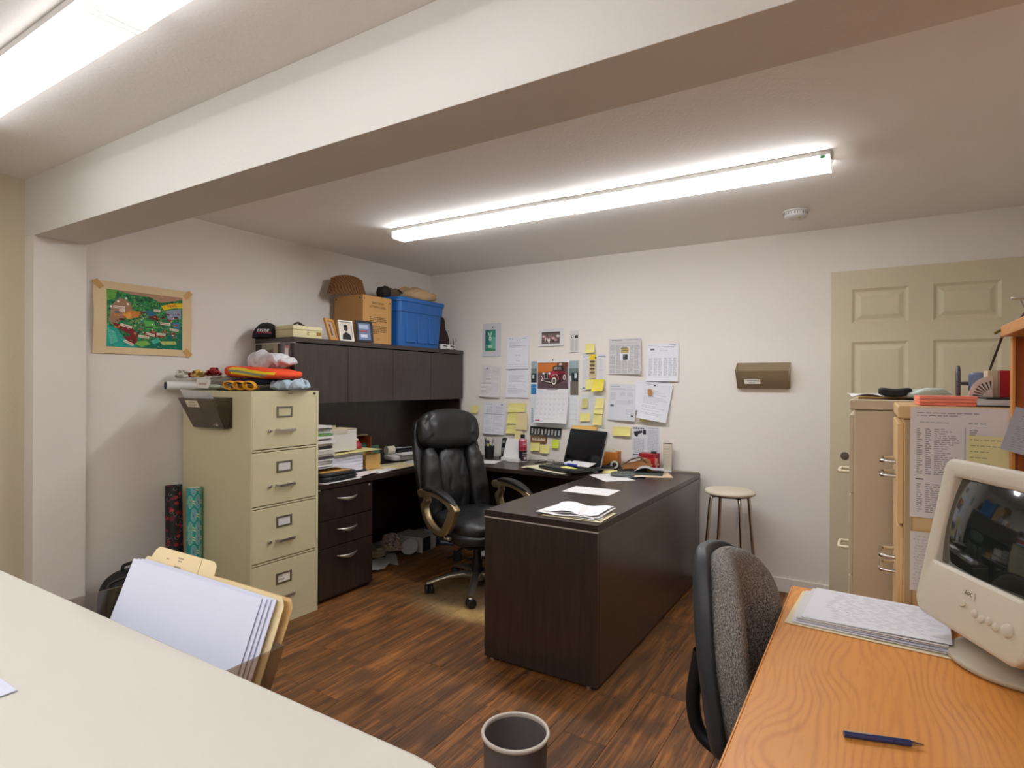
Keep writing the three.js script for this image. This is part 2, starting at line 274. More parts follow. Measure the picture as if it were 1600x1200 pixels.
{
  const t = thing('hutch', 'dark brown four-door overhead hutch standing on the credenza', 'cabinet', [0, 0, 0]);
  part('top', BB(0.012, 0.412, 1.628, 1.66, 0.03, 1.822, 0.002, 'z'), darkM, t);
  part('trim_strip', BB(0.014, 0.413, 1.622, 1.627, 1.812, 1.823, 0), trimM, t, 'silver strip under the end of the top');
  part('side_panel', BB(0.014, 0.388, 0.742, 1.621, 1.80, 1.82, 0.001), darkM, t);
  part('side_panel', BB(0.014, 0.388, 0.742, 1.621, 0.032, 0.052, 0.001), darkM, t);
  part('back_panel', BB(0.014, 0.028, 0.742, 1.621, 0.053, 1.799, 0), darkM, t);
  part('shelf', BB(0.03, 0.386, 1.236, 1.256, 0.053, 1.799, 0), darkM, t);
  for (let i = 0; i < 4; i++) part('door', BB(0.39, 0.41, 1.232, 1.6205, 0.033 + i * 0.447, 0.033 + i * 0.447 + 0.444, 0.0015), darkM, t);
}
// ---------- filing cabinets ----------
function inkTex(lines, w = 128, h = 64, font = 'italic 26px sans-serif') { return cv(w, h, (x) => { x.fillStyle = '#efe9dc'; x.fillRect(0, 0, w, h); x.fillStyle = '#222'; x.font = font; lines.forEach((l, i) => x.fillText(l, 8, 26 + i * 28)); }); }
{
  const t = thing('filing_cabinet', 'tall putty-coloured four-drawer filing cabinet beside the hutch', 'filing cabinet', [0, 0, 0]);
  const z0 = 1.860, z1 = 2.307, x1 = 0.686;
  part('body', mg([BB(0.022, x1 - 0.022, 0, 1.32, z0, z1, 0.003)]), putty, t);
  part('front_frame', ext([[z0, 0], [z1, 0], [z1, 1.32], [z0, 1.32]], 0.02, 0.001, [[[z0 + 0.014, 0.048], [z0 + 0.014, 1.292], [z1 - 0.006, 1.292], [z1 - 0.006, 0.048]]]).rotateY(-Math.PI / 2).translate(x1, 0, 0), putty, t);
  const rows = [[1.0005, 1.291], [0.691, 0.9815], [0.380, 0.672], [0.049, 0.361]];
  for (const y of [0.991, 0.6815, 0.3705]) part('rail', BB(x1 - 0.02, x1, y - 0.004, y + 0.004, z0 + 0.015, z1 - 0.007, 0.001), putty, t);
  rows.forEach(([a, b], i) => {
    const d = part('drawer', BB(x1 - 0.02, x1 + 0.001, a, b, z0 + 0.016, z1 - 0.008, 0.0025), putty, t);
    const yc = (a + b) / 2, ly = yc + 0.045 + 0.013, lz = 2.098, hy = yc - 0.045;
    const hold = ext([[-0.05, -0.03], [0.05, -0.03], [0.05, 0.03], [-0.05, 0.03]], 0.003, 0.001, [[[-0.041, -0.022], [-0.041, 0.022], [0.041, 0.022], [0.041, -0.022]]]); hold.rotateY(Math.PI / 2); hold.translate(x1 + 0.0015, ly, lz);
    part('label_holder', hold, frameMetal, d);
    const lab = new THREE.PlaneGeometry(0.086, 0.048); lab.rotateY(Math.PI / 2); lab.translate(x1 + 0.0022, ly, lz);
    part('label_card', lab, i === 0 ? putty : i === 3 ? S(0xffffff, 0.8, { map: inkTex(['Pac.', 'Shop'], 128, 72) }) : whiteP, d, i === 3 ? 'white card with handwriting' : undefined);
    const hg = ext([[-0.062, 0], [-0.052, 0.026], [0.052, 0.026], [0.062, 0], [0.055, 0], [0.047, 0.02], [-0.047, 0.02], [-0.055, 0]], 0.013, 0.0015);
    hg.applyMatrix4(new THREE.Matrix4().makeBasis(V(0, 0, -1), V(1, 0, 0), V(0, -1, 0))); hg.translate(x1 + 0.001, hy + 0.006, lz - 0.005);
    part('handle', hg, silver, d, 'bright metal pull');
    const th = lathe([[0, 0.012], [0.009, 0.012], [0.0105, 0.009], [0.0105, 0]], 18); th.rotateZ(-Math.PI / 2); th.translate(x1 + 0.001, hy + 0.002, lz + 0.095);
    part('thumb_latch', th, silver, d);
  });
  const lk = lathe([[0, 0.006], [0.007, 0.006], [0.0085, 0]], 16); lk.rotateZ(-Math.PI / 2); part('lock', lk, S(0x5d5646, 0.5), t).position.set(x1, 1.305, z0 + 0.03);
  part('maker_plate', B(0.001, 0.006, 0.03, x1 + 0.001, 1.306, z0 + 0.2, 0), S(0x8d866a, 0.5), t);
}
function wallPocket(name, label, pos, turn, w, h, labelTex, lx, ly, lw, lh, mat = smoke, fr0 = 0.97, d1 = 0.112, iw = w * 0.06) {   // smoked plastic letter pocket; local: back at z=0, opening up
  const t = thing(name, label, 'letter pocket', pos, turn), d0 = 0.032, T = 0.003;
  part('back', B(w, h, T, 0, h / 2, T / 2, 0.001), mat, t);
    const quad = (P, a, b, c, d) => P.push(...a, ...b, ...c, ...a, ...c, ...d);
  const slab = (a, b, c, d, n) => { const P = [], o = (p) => [p[0] + n[0] * T, p[1] + n[1] * T, p[2] + n[2] * T], A = [a, b, c, d], O = A.map(o); quad(P, ...A.slice().reverse()); quad(P, ...O); for (let i = 0; i < 4; i++) { const j = (i + 1) % 4; quad(P, A[i], A[j], O[j], O[i]); } const g = new THREE.BufferGeometry(); g.setAttribute('position', new THREE.Float32BufferAttribute(P, 3)); g.computeVertexNormals(); g.setAttribute('uv', new THREE.Float32BufferAttribute(new Float32Array(P.length / 3 * 2), 2)); return g; };
  const fh = h * fr0, k = w / 2 - iw, bt = k;
  part('front', slab([-bt, 0, d0], [bt, 0, d0], [w / 2 - 0.004, fh, d1], [-w / 2 + 0.004, fh, d1], [0, -0.6, 0.8]), mat, t);
  part('bottom', slab([-k, 0, T], [k, 0, T], [k, 0, d0], [-k, 0, d0], [0, -1, 0]), mat, t);
  part('side', slab([k, 0, T], [k, 0, d0], [w / 2 - 0.004, fh, d1], [w / 2 - 0.002, h, T], [1, 0, 0]).scale(1, 1, 1), mat, t);
  part('side', slab([-k, 0, d0], [-k, 0, T], [-w / 2 + 0.002, h, T], [-w / 2 + 0.004, fh, d1], [-1, 0, 0]), mat, t);
  if (labelTex) { const s = (ly / fh), z = d0 + (d1 - d0) * s + 0.0045, g = new THREE.PlaneGeometry(lw, lh); g.rotateX(Math.atan2(d1 - d0, fh)); part('label', g, S(0xffffff, 0.6, { map: labelTex }), t, 'white paper label').position.set(lx, ly, z); }
  return t;
}
const stickerTex = cv(256, 80, (x) => { x.fillStyle = '#efe9e0'; x.fillRect(0, 0, 256, 80); x.fillStyle = '#241f28'; x.font = 'bold 34px sans-serif'; x.textAlign = 'center'; x.fillText('ATTENDANCE', 128, 36, 236); x.fillText('CALLS', 120, 72, 140); });
wallPocket('letter_pocket', 'smoked brown plastic pocket on the back wall with a white label', [2.899, 1.345, 0.001], 0, 0.335, 0.174, stickerTex, -0.06, 0.045, 0.10, 0.033, smoke, 0.68, 0.085, 0.012);
const smokeDark = new THREE.MeshPhysicalMaterial({ color: 0xb9aa95, roughness: 0.08, transmission: 0.92, thickness: 0 });
wallPocket('letter_pocket', 'smoked brown plastic pocket holding white papers on the filing cabinet side', [0.348, 1.113, 2.3085], 0, 0.345, 0.172, cv(128, 48, (x) => { x.fillStyle = '#d9cfb4'; x.fillRect(0, 0, 128, 48); x.fillStyle = '#6a6250'; for (let i = 0; i < 7; i++) x.fillRect(30 + i * 10, 8, 7, 9); x.fillRect(14, 28, 90, 3); x.fillRect(14, 38, 70, 3); }), -0.045, 0.135, 0.12, 0.042, smokeDark);
for (let i = 0; i < 3; i++) { const g = sheet(0.26, 0.20, (u, v) => 0.004 * Math.sin(u * 5 + i) + 0.03 * v * v); g.rotateX(0.22); one('paper_sheet', g, whiteP, ['rear', 'middle', 'front'][i] + ' white paper sticking out of the smoked pocket on the filing cabinet', 'paper', [0.315 + i * 0.008, 1.225 + i * 0.003, 2.345 + i * 0.013], [0, 0, -0.03 * i], 'papers in the filing cabinet pocket'); }
// two cabinets behind the wood desk
function sideCabinet(label, x0, z0, w, h, mat, handleMat, two) {
  const t = thing('filing_cabinet', label, 'filing cabinet', [0, 0, 0]), dp = 0.66;
  part('body', BB(x0 + 0.004, x0 + dp, 0, h - 0.04, z0, z0 + w, 0.004), mat, t);
  part('top_cap', BB(x0 - 0.012, x0 + dp, h - 0.038, h, z0 - 0.001, z0 + w + 0.001, 0.006), mat, t);
  for (let i = 0; i < 4; i++) {
    const a = 0.06 + i * 0.302, d = part('drawer', BB(x0 - 0.012, x0 + 0.004, a, a + 0.294, z0 + 0.014, z0 + w - 0.014, 0.003), mat, t), hy = a + (two ? 0.165 : 0.06), zc = z0 + w / 2;
    const hp = [[-0.06, 0], [-0.056, 0.03], [-0.045, 0.04], [0.045, 0.04], [0.056, 0.03], [0.06, 0]].map(([z, o]) => [x0 - 0.011 - o, hy, zc + z]);
    part('handle', Tb(hp, 0.0065, 24, 8), handleMat, d, two ? 'chrome pull' : 'cream pull');
    if (two) part('handle', Tb(hp.map(([x, y, z]) => [x, y - 0.045, z]), 0.006, 24, 8), handleMat, d);
  }
  return t;
}
sideCabinet('beige filing cabinet nearest the door, partly behind another cabinet', 3.468, 1.27, 0.448, 1.318, puttyB, S(0xd9cdb0, 0.4), false);
{ const t = sideCabinet('tan filing cabinet with a printed list stuck on its side', 3.606, 1.752, 0.447, 1.312, puttyC, chrome, true);
  part('side_strip', BB(3.612, 3.63, 0.03, 1.27, 2.1995, 2.2025, 0.001), S(0xb59c78, 0.5), t); }
// ---------- stool ----------
{
  const t = thing('stool', 'chrome stool with a round worn cream seat against the back wall', 'stool', [2.742, 0, 0.27]);
  part('seat', lathe([[0, 0.66], [0.145, 0.66], [0.156, 0.666], [0.158, 0.676], [0.152, 0.686], [0.13, 0.690], [0, 0.692]], 48), S(0xd3c8b2, 0.5), t);
  part('seat_rim', lathe([[0.11, 0.652], [0.13, 0.652], [0.13, 0.66], [0.11, 0.66]], 40), S(0x4f4638, 0.6), t);
  for (let i = 0; i < 4; i++) { const a = Math.PI / 4 + i * Math.PI / 2 + 0.12, c = Math.cos(a), s = Math.sin(a); part('leg', Tb([[c * 0.06, 0.651, s * 0.06], [c * 0.105, 0.65, s * 0.105], [c * 0.128, 0.63, s * 0.128], [c * 0.142, 0.5, s * 0.142], [c * 0.185, 0.006, s * 0.185]], 0.0115, 40, 12), chrome, t); part('foot_cap', rod([c * 0.1855, 0, s * 0.1855], [c * 0.183, 0.03, s * 0.183], 0.014), blackP, t); }
  part('foot_ring', new THREE.TorusGeometry(0.168, 0.007, 8, 48).rotateX(Math.PI / 2).translate(0, 0.22, 0), chrome, t);
}
// ---------- black leather office chair ----------
{
  const t = thing('office_chair', 'black leather executive chair with bronze arm loops and metal base', 'office chair', [1.30, 0, 1.06], 1.235);
  const wr = (q, a) => 0.006 * (N64(q.x * 16 + 3, q.y * 20) - 0.5) + 0.003 * (N64b(q.x * 40, q.y * 46) - 0.5);
  const bk = new THREE.Group(); bk.position.set(0, 0.432, -0.27); bk.rotation.x = -0.22;
  bk.updateMatrix(); const put = (g) => { g.applyMatrix4(bk.matrix); return g; };
  const curve = (y) => 0.05 * Math.cos((y - 0.28) * 3.4) - 0.03;              // lumbar bulge
  part('back_shell', put(puff(0.545, 0.74, 0.075, 5, 18, (q, a) => { const k = 1 - 0.10 * a.y * a.y; q.x *= k; q.y += 0.355; q.z += curve(q.y) - 0.045 - 0.05 * a.x * a.x * 0 + 0.03 * a.x * a.x; })), leather, t, 'outer leather shell of the back');
  const pads = [[-0.178, 0.135, 1], [0.0, 0.245, 0], [0.178, 0.145, -1]];
  for (const [x, w, s] of pads) part('back_pad', put(puff(w, 0.50, 0.105, 3.2, 20, (q, a) => { if (s) { q.x *= 1 - 0.10 * a.y; q.z += 0.022; q.x -= s * 0.012 * (1 - a.y); } q.z += wr(q, a) * 1.2 + (a.z > 0 && !s ? -0.009 * Math.exp(-Math.pow((Math.abs(q.x) - 0.045 - 0.02 * a.y + 0.012 * Math.sin(q.y * 26)) / 0.011, 2)) * Math.max(0, 1 - a.y * a.y) - 0.02 * Math.max(0, -a.y - 0.3) : a.z > 0 ? 0.004 * Math.sin(q.y * 60 + 3 * Math.sin(q.y * 23)) * (1 - Math.abs(a.x)) : 0); q.x += x; q.y += 0.245; q.z += curve(q.y) + 0.012; })), leather, t);
  const head = part('headrest', put(puff(0.49, 0.255, 0.135, 3.4, 22, (q, a) => { const seam = Math.exp(-Math.pow((Math.abs(q.x) - 0.155) / 0.009, 2)); q.z *= 1 - 0.16 * seam * (a.z > 0 ? 1 : 0); q.z += wr(q, a) * (Math.abs(q.x) > 0.16 ? 2.4 : 0.6); q.y += 0.03 * (a.y > 0 ? 1 - a.x * a.x : 0); q.y += 0.605; q.z += curve(0.56) + 0.03 + 0.02 * a.x * a.x; })), leather, t, 'padded pillow headrest');
  part('seat', puff(0.53, 0.135, 0.52, 3.6, 20, (q, a) => { q.z += wr({ x: q.x, y: q.z }, a) * 0.5; q.y += a.y > 0 ? 0.016 * (1 - a.x * a.x) - 0.02 * Math.max(0, a.z) ** 3 + 1.4 * wr({ x: q.x, y: q.z }, a) : 0; q.y += 0.455; q.z += 0.04; }), leather, t);
  part('seat_side', puff(0.56, 0.09, 0.54, 4, 16, (q, a) => { q.y += 0.405 + 1.5 * wr(q, a); q.z += 0.03; }), leather, t, 'bulging lower seat edge');
  part('seat_pan', BB(-0.2, 0.2, 0.335, 0.362, -0.16, 0.2, 0.008), blackP, t);
  part('tilt_mechanism', BB(-0.075, 0.075, 0.29, 0.337, -0.13, 0.12, 0.012), blackP, t);
  for (const s of [-1, 1]) part('lever', Tb([[s * 0.07, 0.315, 0.02], [s * 0.16, 0.30, 0.03], [s * 0.22, 0.265, 0.03], [s * 0.255, 0.262, 0.035]], 0.006, 20, 8), blackP, t);
  for (const s of [-1, 1]) {
    // side outline (z forward, y up): loop with an open middle
    const outer = smooth([[-0.225, 0.645], [-0.20, 0.668], [-0.06, 0.676], [0.10, 0.655], [0.205, 0.608], [0.2, 0.575], [0.165, 0.50], [0.10, 0.435], [0.075, 0.424], [0.03, 0.42], [-0.06, 0.43], [-0.135, 0.475], [-0.176, 0.54], [-0.182, 0.575], [-0.15, 0.605], [-0.155, 0.632], [-0.20, 0.625]], 90);
    const inner = smooth([[-0.115, 0.64], [-0.03, 0.648], [0.09, 0.628], [0.145, 0.598], [0.135, 0.565], [0.09, 0.49], [0.04, 0.446], [-0.04, 0.455], [-0.105, 0.495], [-0.142, 0.552], [-0.138, 0.58], [-0.118, 0.603]], 70);
    const g = ext(outer, 0.030, 0.006, [inner], 3); g.applyMatrix4(new THREE.Matrix4().makeBasis(V(0, 0, 1), V(0, 1, 0), V(-1, 0, 0))); g.translate(s * 0.305 + 0.015, 0, 0);
    const arm = part('arm_frame', toCreasedNormals(g, 0.7), bronze, t, 'bronze metal arm loop');
    part('arm_groove', Tb([[-0.06, 0.425], [0.07, 0.414], [0.11, 0.43]].map(([z, y]) => [s * 0.305, y - 0.004, z]), 0.012, 16, 8), blackP, arm);
    part('arm_tip', rod([s * 0.305, 0.414, 0.085], [s * 0.295, 0.408, 0.125], 0.015, 0.012), silver, arm);
    part('arm_bracket', BB(s > 0 ? 0.2 : -0.312, s > 0 ? 0.312 : -0.2, 0.385, 0.425, -0.01, 0.07, 0.008), blackP, t);
    part('arm_pad', puff(0.062, 0.034, 0.385, 3, 12, (q, a) => { const u = a.z; q.x *= 1 - 0.25 * u * u; q.x += s * 0.305; q.y += 0.684 - 0.036 * (u + 0.15) * (u + 0.15) - 0.012 * u; q.z += 0.0; }), leather, arm, 'black padded armrest');
  }
  part('gas_column', lathe([[0, 0.095], [0.036, 0.095], [0.038, 0.11], [0.034, 0.20], [0.026, 0.205], [0.026, 0.30], [0, 0.30]], 28), blackP, t);
  part('hub', lathe([[0, 0.06], [0.04, 0.065], [0.052, 0.08], [0.052, 0.105], [0.042, 0.118], [0.036, 0.118]], 28), pewter, t);
  for (let i = 0; i < 5; i++) {
    const a = 1.08 + i * Math.PI * 2 / 5, c = Math.cos(a), s = Math.sin(a);
    // direction in the world, turned into the chair's own frame
    const wx = c, wz = s, k = 1.235, lx = wx * Math.cos(k) - wz * Math.sin(k), lz = wx * Math.sin(k) + wz * Math.cos(k);
    const at = (r, y) => [lx * r, y, lz * r];
    const prof = [[0.03, 0.102, 0.030, 0.026], [0.10, 0.112, 0.027, 0.022], [0.18, 0.106, 0.024, 0.018], [0.26, 0.088, 0.022, 0.014], [0.31, 0.073, 0.022, 0.012], [0.335, 0.067, 0.016, 0.010]];
    const P = [], I = [], rs = 12, sx = -lz, sz = lx;
    prof.forEach(([r, y, w, h]) => { for (let m = 0; m < rs; m++) { const an = m / rs * Math.PI * 2; P.push(lx * r + sx * Math.cos(an) * w, y + Math.sin(an) * h, lz * r + sz * Math.cos(an) * w); } });
    for (let j = 0; j < prof.length - 1; j++) for (let m = 0; m < rs; m++) { const p = j * rs + m, q = j * rs + (m + 1) % rs; I.push(p, p + rs, q, q, p + rs, q + rs); }
    for (const e of [0, prof.length - 1]) { const ci = P.length / 3, [r, y] = prof[e]; P.push(lx * r, y, lz * r); for (let m = 0; m < rs; m++) I.push(ci, e * rs + m, e * rs + (m + 1) % rs); }
    const g = new THREE.BufferGeometry(); g.setAttribute('position', new THREE.Float32BufferAttribute(P, 3)); g.setIndex(I); g.computeVertexNormals();
    const leg = part('leg', g, pewter, t);
    const ca = a + 0.7 + i * 0.5, cx = Math.cos(ca), cz = Math.sin(ca), w0 = at(0.318, 0.0305);
    const wheel = []; for (const sd of [-1, 1]) { const wg = lathe([[0, -0.011], [0.024, -0.011], [0.0295, -0.006], [0.0295, 0.006], [0.024, 0.011], [0, 0.011]], 22); wg.rotateZ(Math.PI / 2); wg.translate(sd * 0.016, 0, 0); wg.rotateY(-ca); wg.translate(...w0); wheel.push(wg); }
    const ax = rod([-0.02, 0, 0], [0.02, 0, 0], 0.006); ax.rotateY(-ca); ax.translate(...w0); wheel.push(ax);
    part('caster', mg(wheel), blackP, leg);
    part('caster_stem', rod(at(0.315, 0.03), at(0.315, 0.066), 0.0085), blackP, leg);
  }
}
// ---------- pale wood desk, its hutch, grey chair ----------
{
  const t = thing('wood_desk', 'light oak desk with strong grain in the right foreground', 'desk', [0, 0, 0]);
  part('desktop', BB(3.322, 4.40, 0.712, 0.741, 2.213, 3.62, 0.003, 'z'), oakM, t);
  part('edge_band', BB(3.3185, 3.3222, 0.713, 0.7405, 2.214, 3.619, 0.001, 'z'), oakM, t);
  part('side_panel', BB(3.36, 4.39, 0, 0.711, 2.216, 2.236, 0.001), oakM, t);
  part('side_panel', BB(3.36, 4.39, 0, 0.711, 3.59, 3.612, 0.001), oakM, t);
  part('modesty_panel', BB(4.34, 4.36, 0.2, 0.711, 2.237, 3.589, 0.001, 'z'), oakM, t);
}
{
  const t = thing('wood_hutch', 'light oak shelf unit standing on the wood desk at the right edge', 'shelf', [0, 0, 0]);
  part('top_shelf', BB(3.822, 4.395, 1.502, 1.531, 2.225, 3.30, 0.003, 'z'), oakM, t);
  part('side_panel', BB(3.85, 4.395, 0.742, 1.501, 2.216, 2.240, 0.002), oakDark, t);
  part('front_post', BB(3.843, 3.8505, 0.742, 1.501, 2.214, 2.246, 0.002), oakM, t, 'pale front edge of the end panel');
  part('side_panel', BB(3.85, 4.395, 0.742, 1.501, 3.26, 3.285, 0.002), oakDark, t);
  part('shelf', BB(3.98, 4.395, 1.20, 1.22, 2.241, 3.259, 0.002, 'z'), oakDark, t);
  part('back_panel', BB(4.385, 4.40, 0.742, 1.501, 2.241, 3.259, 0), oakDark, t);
}
{
  const t = thing('fabric_chair', 'grey tweed office chair tucked against the wood desk', 'office chair', [3.196, 0, 2.565], 1.44);
  const shp = (q, a) => { const k = Math.sqrt(Math.max(0.05, 1 - Math.pow(Math.max(0, (a.y + 0.1) / 1.1), 2.4) * 0.55)) * (1 - 0.10 * Math.max(0, -a.y)); q.x *= k; };
  part('back_cushion', puff(0.37, 0.52, 0.14, 3.0, 26, (q, a) => { shp(q, a); const dip = a.z > 0 ? 1 : 0; q.z += 0.05 * a.x * a.x - dip * 0.06 * Math.exp(-Math.pow(a.x * 1.7, 2)) * Math.exp(-Math.pow(a.y * 1.1, 2)) - 0.03 * a.y + 0.03; q.y += 0.662; }), fabricM, t, 'grey tweed upholstered back');
  part('back_shell', puff(0.38, 0.535, 0.058, 4, 20, (q, a) => { shp(q, a); q.z += 0.05 * a.x * a.x - 0.03 * a.y - 0.03; q.y += 0.660; }), S(0x3a3e44, 0.5), t, 'dark plastic rim and back shell');
  part('back_bar', Tb([[0, 0.62, -0.075], [0, 0.46, -0.095], [0, 0.37, -0.05], [0, 0.35, 0.12]], 0.02, 20, 10), blackP, t);
  part('seat', puff(0.48, 0.085, 0.46, 4, 18, (q, a) => { q.y += 0.44 - 0.02 * Math.max(0, a.z) ** 3; q.z += 0.275; }), fabricM, t);
  part('seat_shell', puff(0.47, 0.05, 0.45, 4, 12, (q) => { q.y += 0.385; q.z += 0.275; }), blackP, t);
  part('gas_column', rod([0, 0.08, 0.27], [0, 0.37, 0.27], 0.025, 0.022, 20), blackP, t);
  for (let i = 0; i < 5; i++) { const a = i * Math.PI * 0.4 + 0.3, c = Math.cos(a) * 0.3, s = Math.sin(a) * 0.3 + 0.27; const l = part('leg', rod([0, 0.1, 0.27], [c, 0.07, s], 0.026, 0.016), blackP, t); const w = new THREE.CylinderGeometry(0.025, 0.025, 0.04, 18); w.rotateZ(Math.PI / 2); w.rotateY(-a); w.translate(c, 0.0255, s); part('caster', w, blackP, l); }
}
// ---------- CRT monitor ----------
{
  const t = thing('crt_monitor', 'beige bulky computer monitor with dark glass on the wood desk', 'monitor', [3.82, 0.7415, 2.54], -1.1);
  const base = lathe([[0, 0], [0.128, 0], [0.138, 0.008], [0.135, 0.018], [0.09, 0.034], [0.06, 0.045], [0, 0.047]], 48);
  part('base', base, beigeP2, t);
  const G = new THREE.Group(); G.position.set(0, 0.05, 0.02); G.rotation.x = -0.22; G.updateMatrix(); const put = (g) => { g.applyMatrix4(G.matrix); return g; };
  part('neck', puff(0.16, 0.09, 0.17, 3, 10, (q) => { q.y += 0.055; q.z += -0.02; }), beigeP2, t);
  const W = 0.352, Hh = 0.366;
  const rr = (w, h, r, cy = 0, n = 8) => { const o = []; for (const [sx, sy, a0] of [[1, 1, 0], [-1, 1, 1], [-1, -1, 2], [1, -1, 3]]) for (let i = 0; i <= n; i++) { const a = (a0 + i / n) * Math.PI / 2; o.push([sx * (w / 2 - r) + Math.cos(a) * r, cy + sy * (h / 2 - r) + Math.sin(a) * r]); } return o; };
  const bez = rr(W, Hh, 0.022, 0).map(([x, y]) => [x * (1 - 0.10 * Math.max(0, -(y + 0.09) / 0.11) ** 1.5), y - (y < -0.14 ? 0.02 * (1 - (x / (W / 2)) ** 2) : 0)]);
  const scr = rr(0.292, 0.226, 0.012, 0.042);
  const f = ext(bez, 0.055, 0.008, [scr.slice().reverse()], 3); f.translate(0, 0.1925, 0.055); part('bezel', put(toCreasedNormals(f, 0.6)), beigeP, t);
  // curved tube glass
  const gl = sheet(0.298, 0.232, (u, v) => 0.014 * (1 - Math.pow(2 * u - 1, 2)) + 0.012 * (1 - Math.pow(2 * v - 1, 2)), 0.004, 20, 20); gl.translate(0, 0.2345, 0.089);
  part('screen', put(gl), new THREE.MeshPhysicalMaterial({ color: 0x1d2320, roughness: 0.08, clearcoat: 1, clearcoatRoughness: 0.03 }), t, 'dark green-grey glass screen');
  // tapering back
  const secs = [[0.055, W, Hh, 0.1925], [-0.02, W * 0.99, Hh * 0.96, 0.1925], [-0.12, W * 0.92, Hh * 0.86, 0.19], [-0.22, 0.26, 0.25, 0.188], [-0.30, 0.22, 0.2, 0.18]], P = [], I = [];
  secs.forEach(([z, w, h, cy]) => { for (const [x, y] of rr(w, h, 0.03, cy)) P.push(x, y, z); }); const n = 36;
  for (let j = 0; j < secs.length - 1; j++) for (let m = 0; m < n; m++) { const a = j * n + m, b = j * n + (m + 1) % n; I.push(a, b, a + n, b, b + n, a + n); }
  const ci = P.length / 3, e = (secs.length - 1) * n; P.push(0, 0.18, -0.30); for (let m = 0; m < n; m++) I.push(ci, e + (m + 1) % n, e + m);
  const bg = new THREE.BufferGeometry(); bg.setAttribute('position', new THREE.Float32BufferAttribute(P, 3)); bg.setIndex(I.reverse()); part('housing', put(toCreasedNormals(bg, 0.7)), beigeP2, t);
  const txt = cv(128, 48, (x) => { x.fillStyle = '#cfc6b2'; x.fillRect(0, 0, 128, 48); x.fillStyle = '#3a3630'; x.font = 'bold 38px sans-serif'; x.textAlign = 'center'; x.fillText('AOC', 64, 38); });
  const lg = new THREE.PlaneGeometry(0.04, 0.015); lg.translate(0.0, 0.092, 0.1192); part('brand_mark', put(lg), S(0xffffff, 0.5, { map: txt }), t, 'small dark maker letters');
  for (let i = 0; i < 4; i++) { const b = lathe([[0, 0.004], [0.007, 0.004], [0.009, 0]], 16); b.rotateX(Math.PI / 2); b.translate(0.03 + i * 0.021, 0.058 - 0.004 * (i % 2), 0.1185); part('button', put(b), beigeP, t); }
  const pb = lathe([[0, 0.006], [0.012, 0.006], [0.0145, 0]], 24); pb.rotateX(Math.PI / 2); pb.translate(0.125, 0.06, 0.1185); part('power_button', put(pb), beigeP, t);
  const bt = ext(smooth([[-0.012, 0], [0, -0.007], [0.012, 0], [0, 0.007]], 24), 0.004, 0.001); bt.translate(-0.012, 0.066, 0.117); part('button', put(bt), beigeP, t);
}
// ---------- white counter ----------
{
  const c = thing('counter', 'white laminate reception counter in the left foreground', 'counter', [0, 0, 0]);
  const sh = []; sh.push([-0.045, 3.879], [3.22, 3.879]); for (let i = 1; i <= 8; i++) { const a = -Math.PI / 2 + i / 8 * Math.PI / 2; sh.push([3.22 + Math.cos(a) * 0.09, 3.969 + Math.sin(a) * 0.09]); } sh.push([3.31, 4.10], [-0.045, 4.10]);
  const g = ext(sh.map(([x, z]) => [x, -z]), 0.026, 0.004); g.rotateX(-Math.PI / 2); g.translate(0, 1.04, 0);
  part('countertop', uvm(g), S(0xd8d4ca, 0.45), c);
  part('front_panel', BB(-0.045, 3.25, 0, 1.036, 3.915, 3.94, 0.002), S(0xd6cfc0, 0.6), c);
  part('side_panel', BB(3.23, 3.25, 0, 1.036, 3.941, 4.09, 0.002), S(0xd6cfc0, 0.6), c);
}

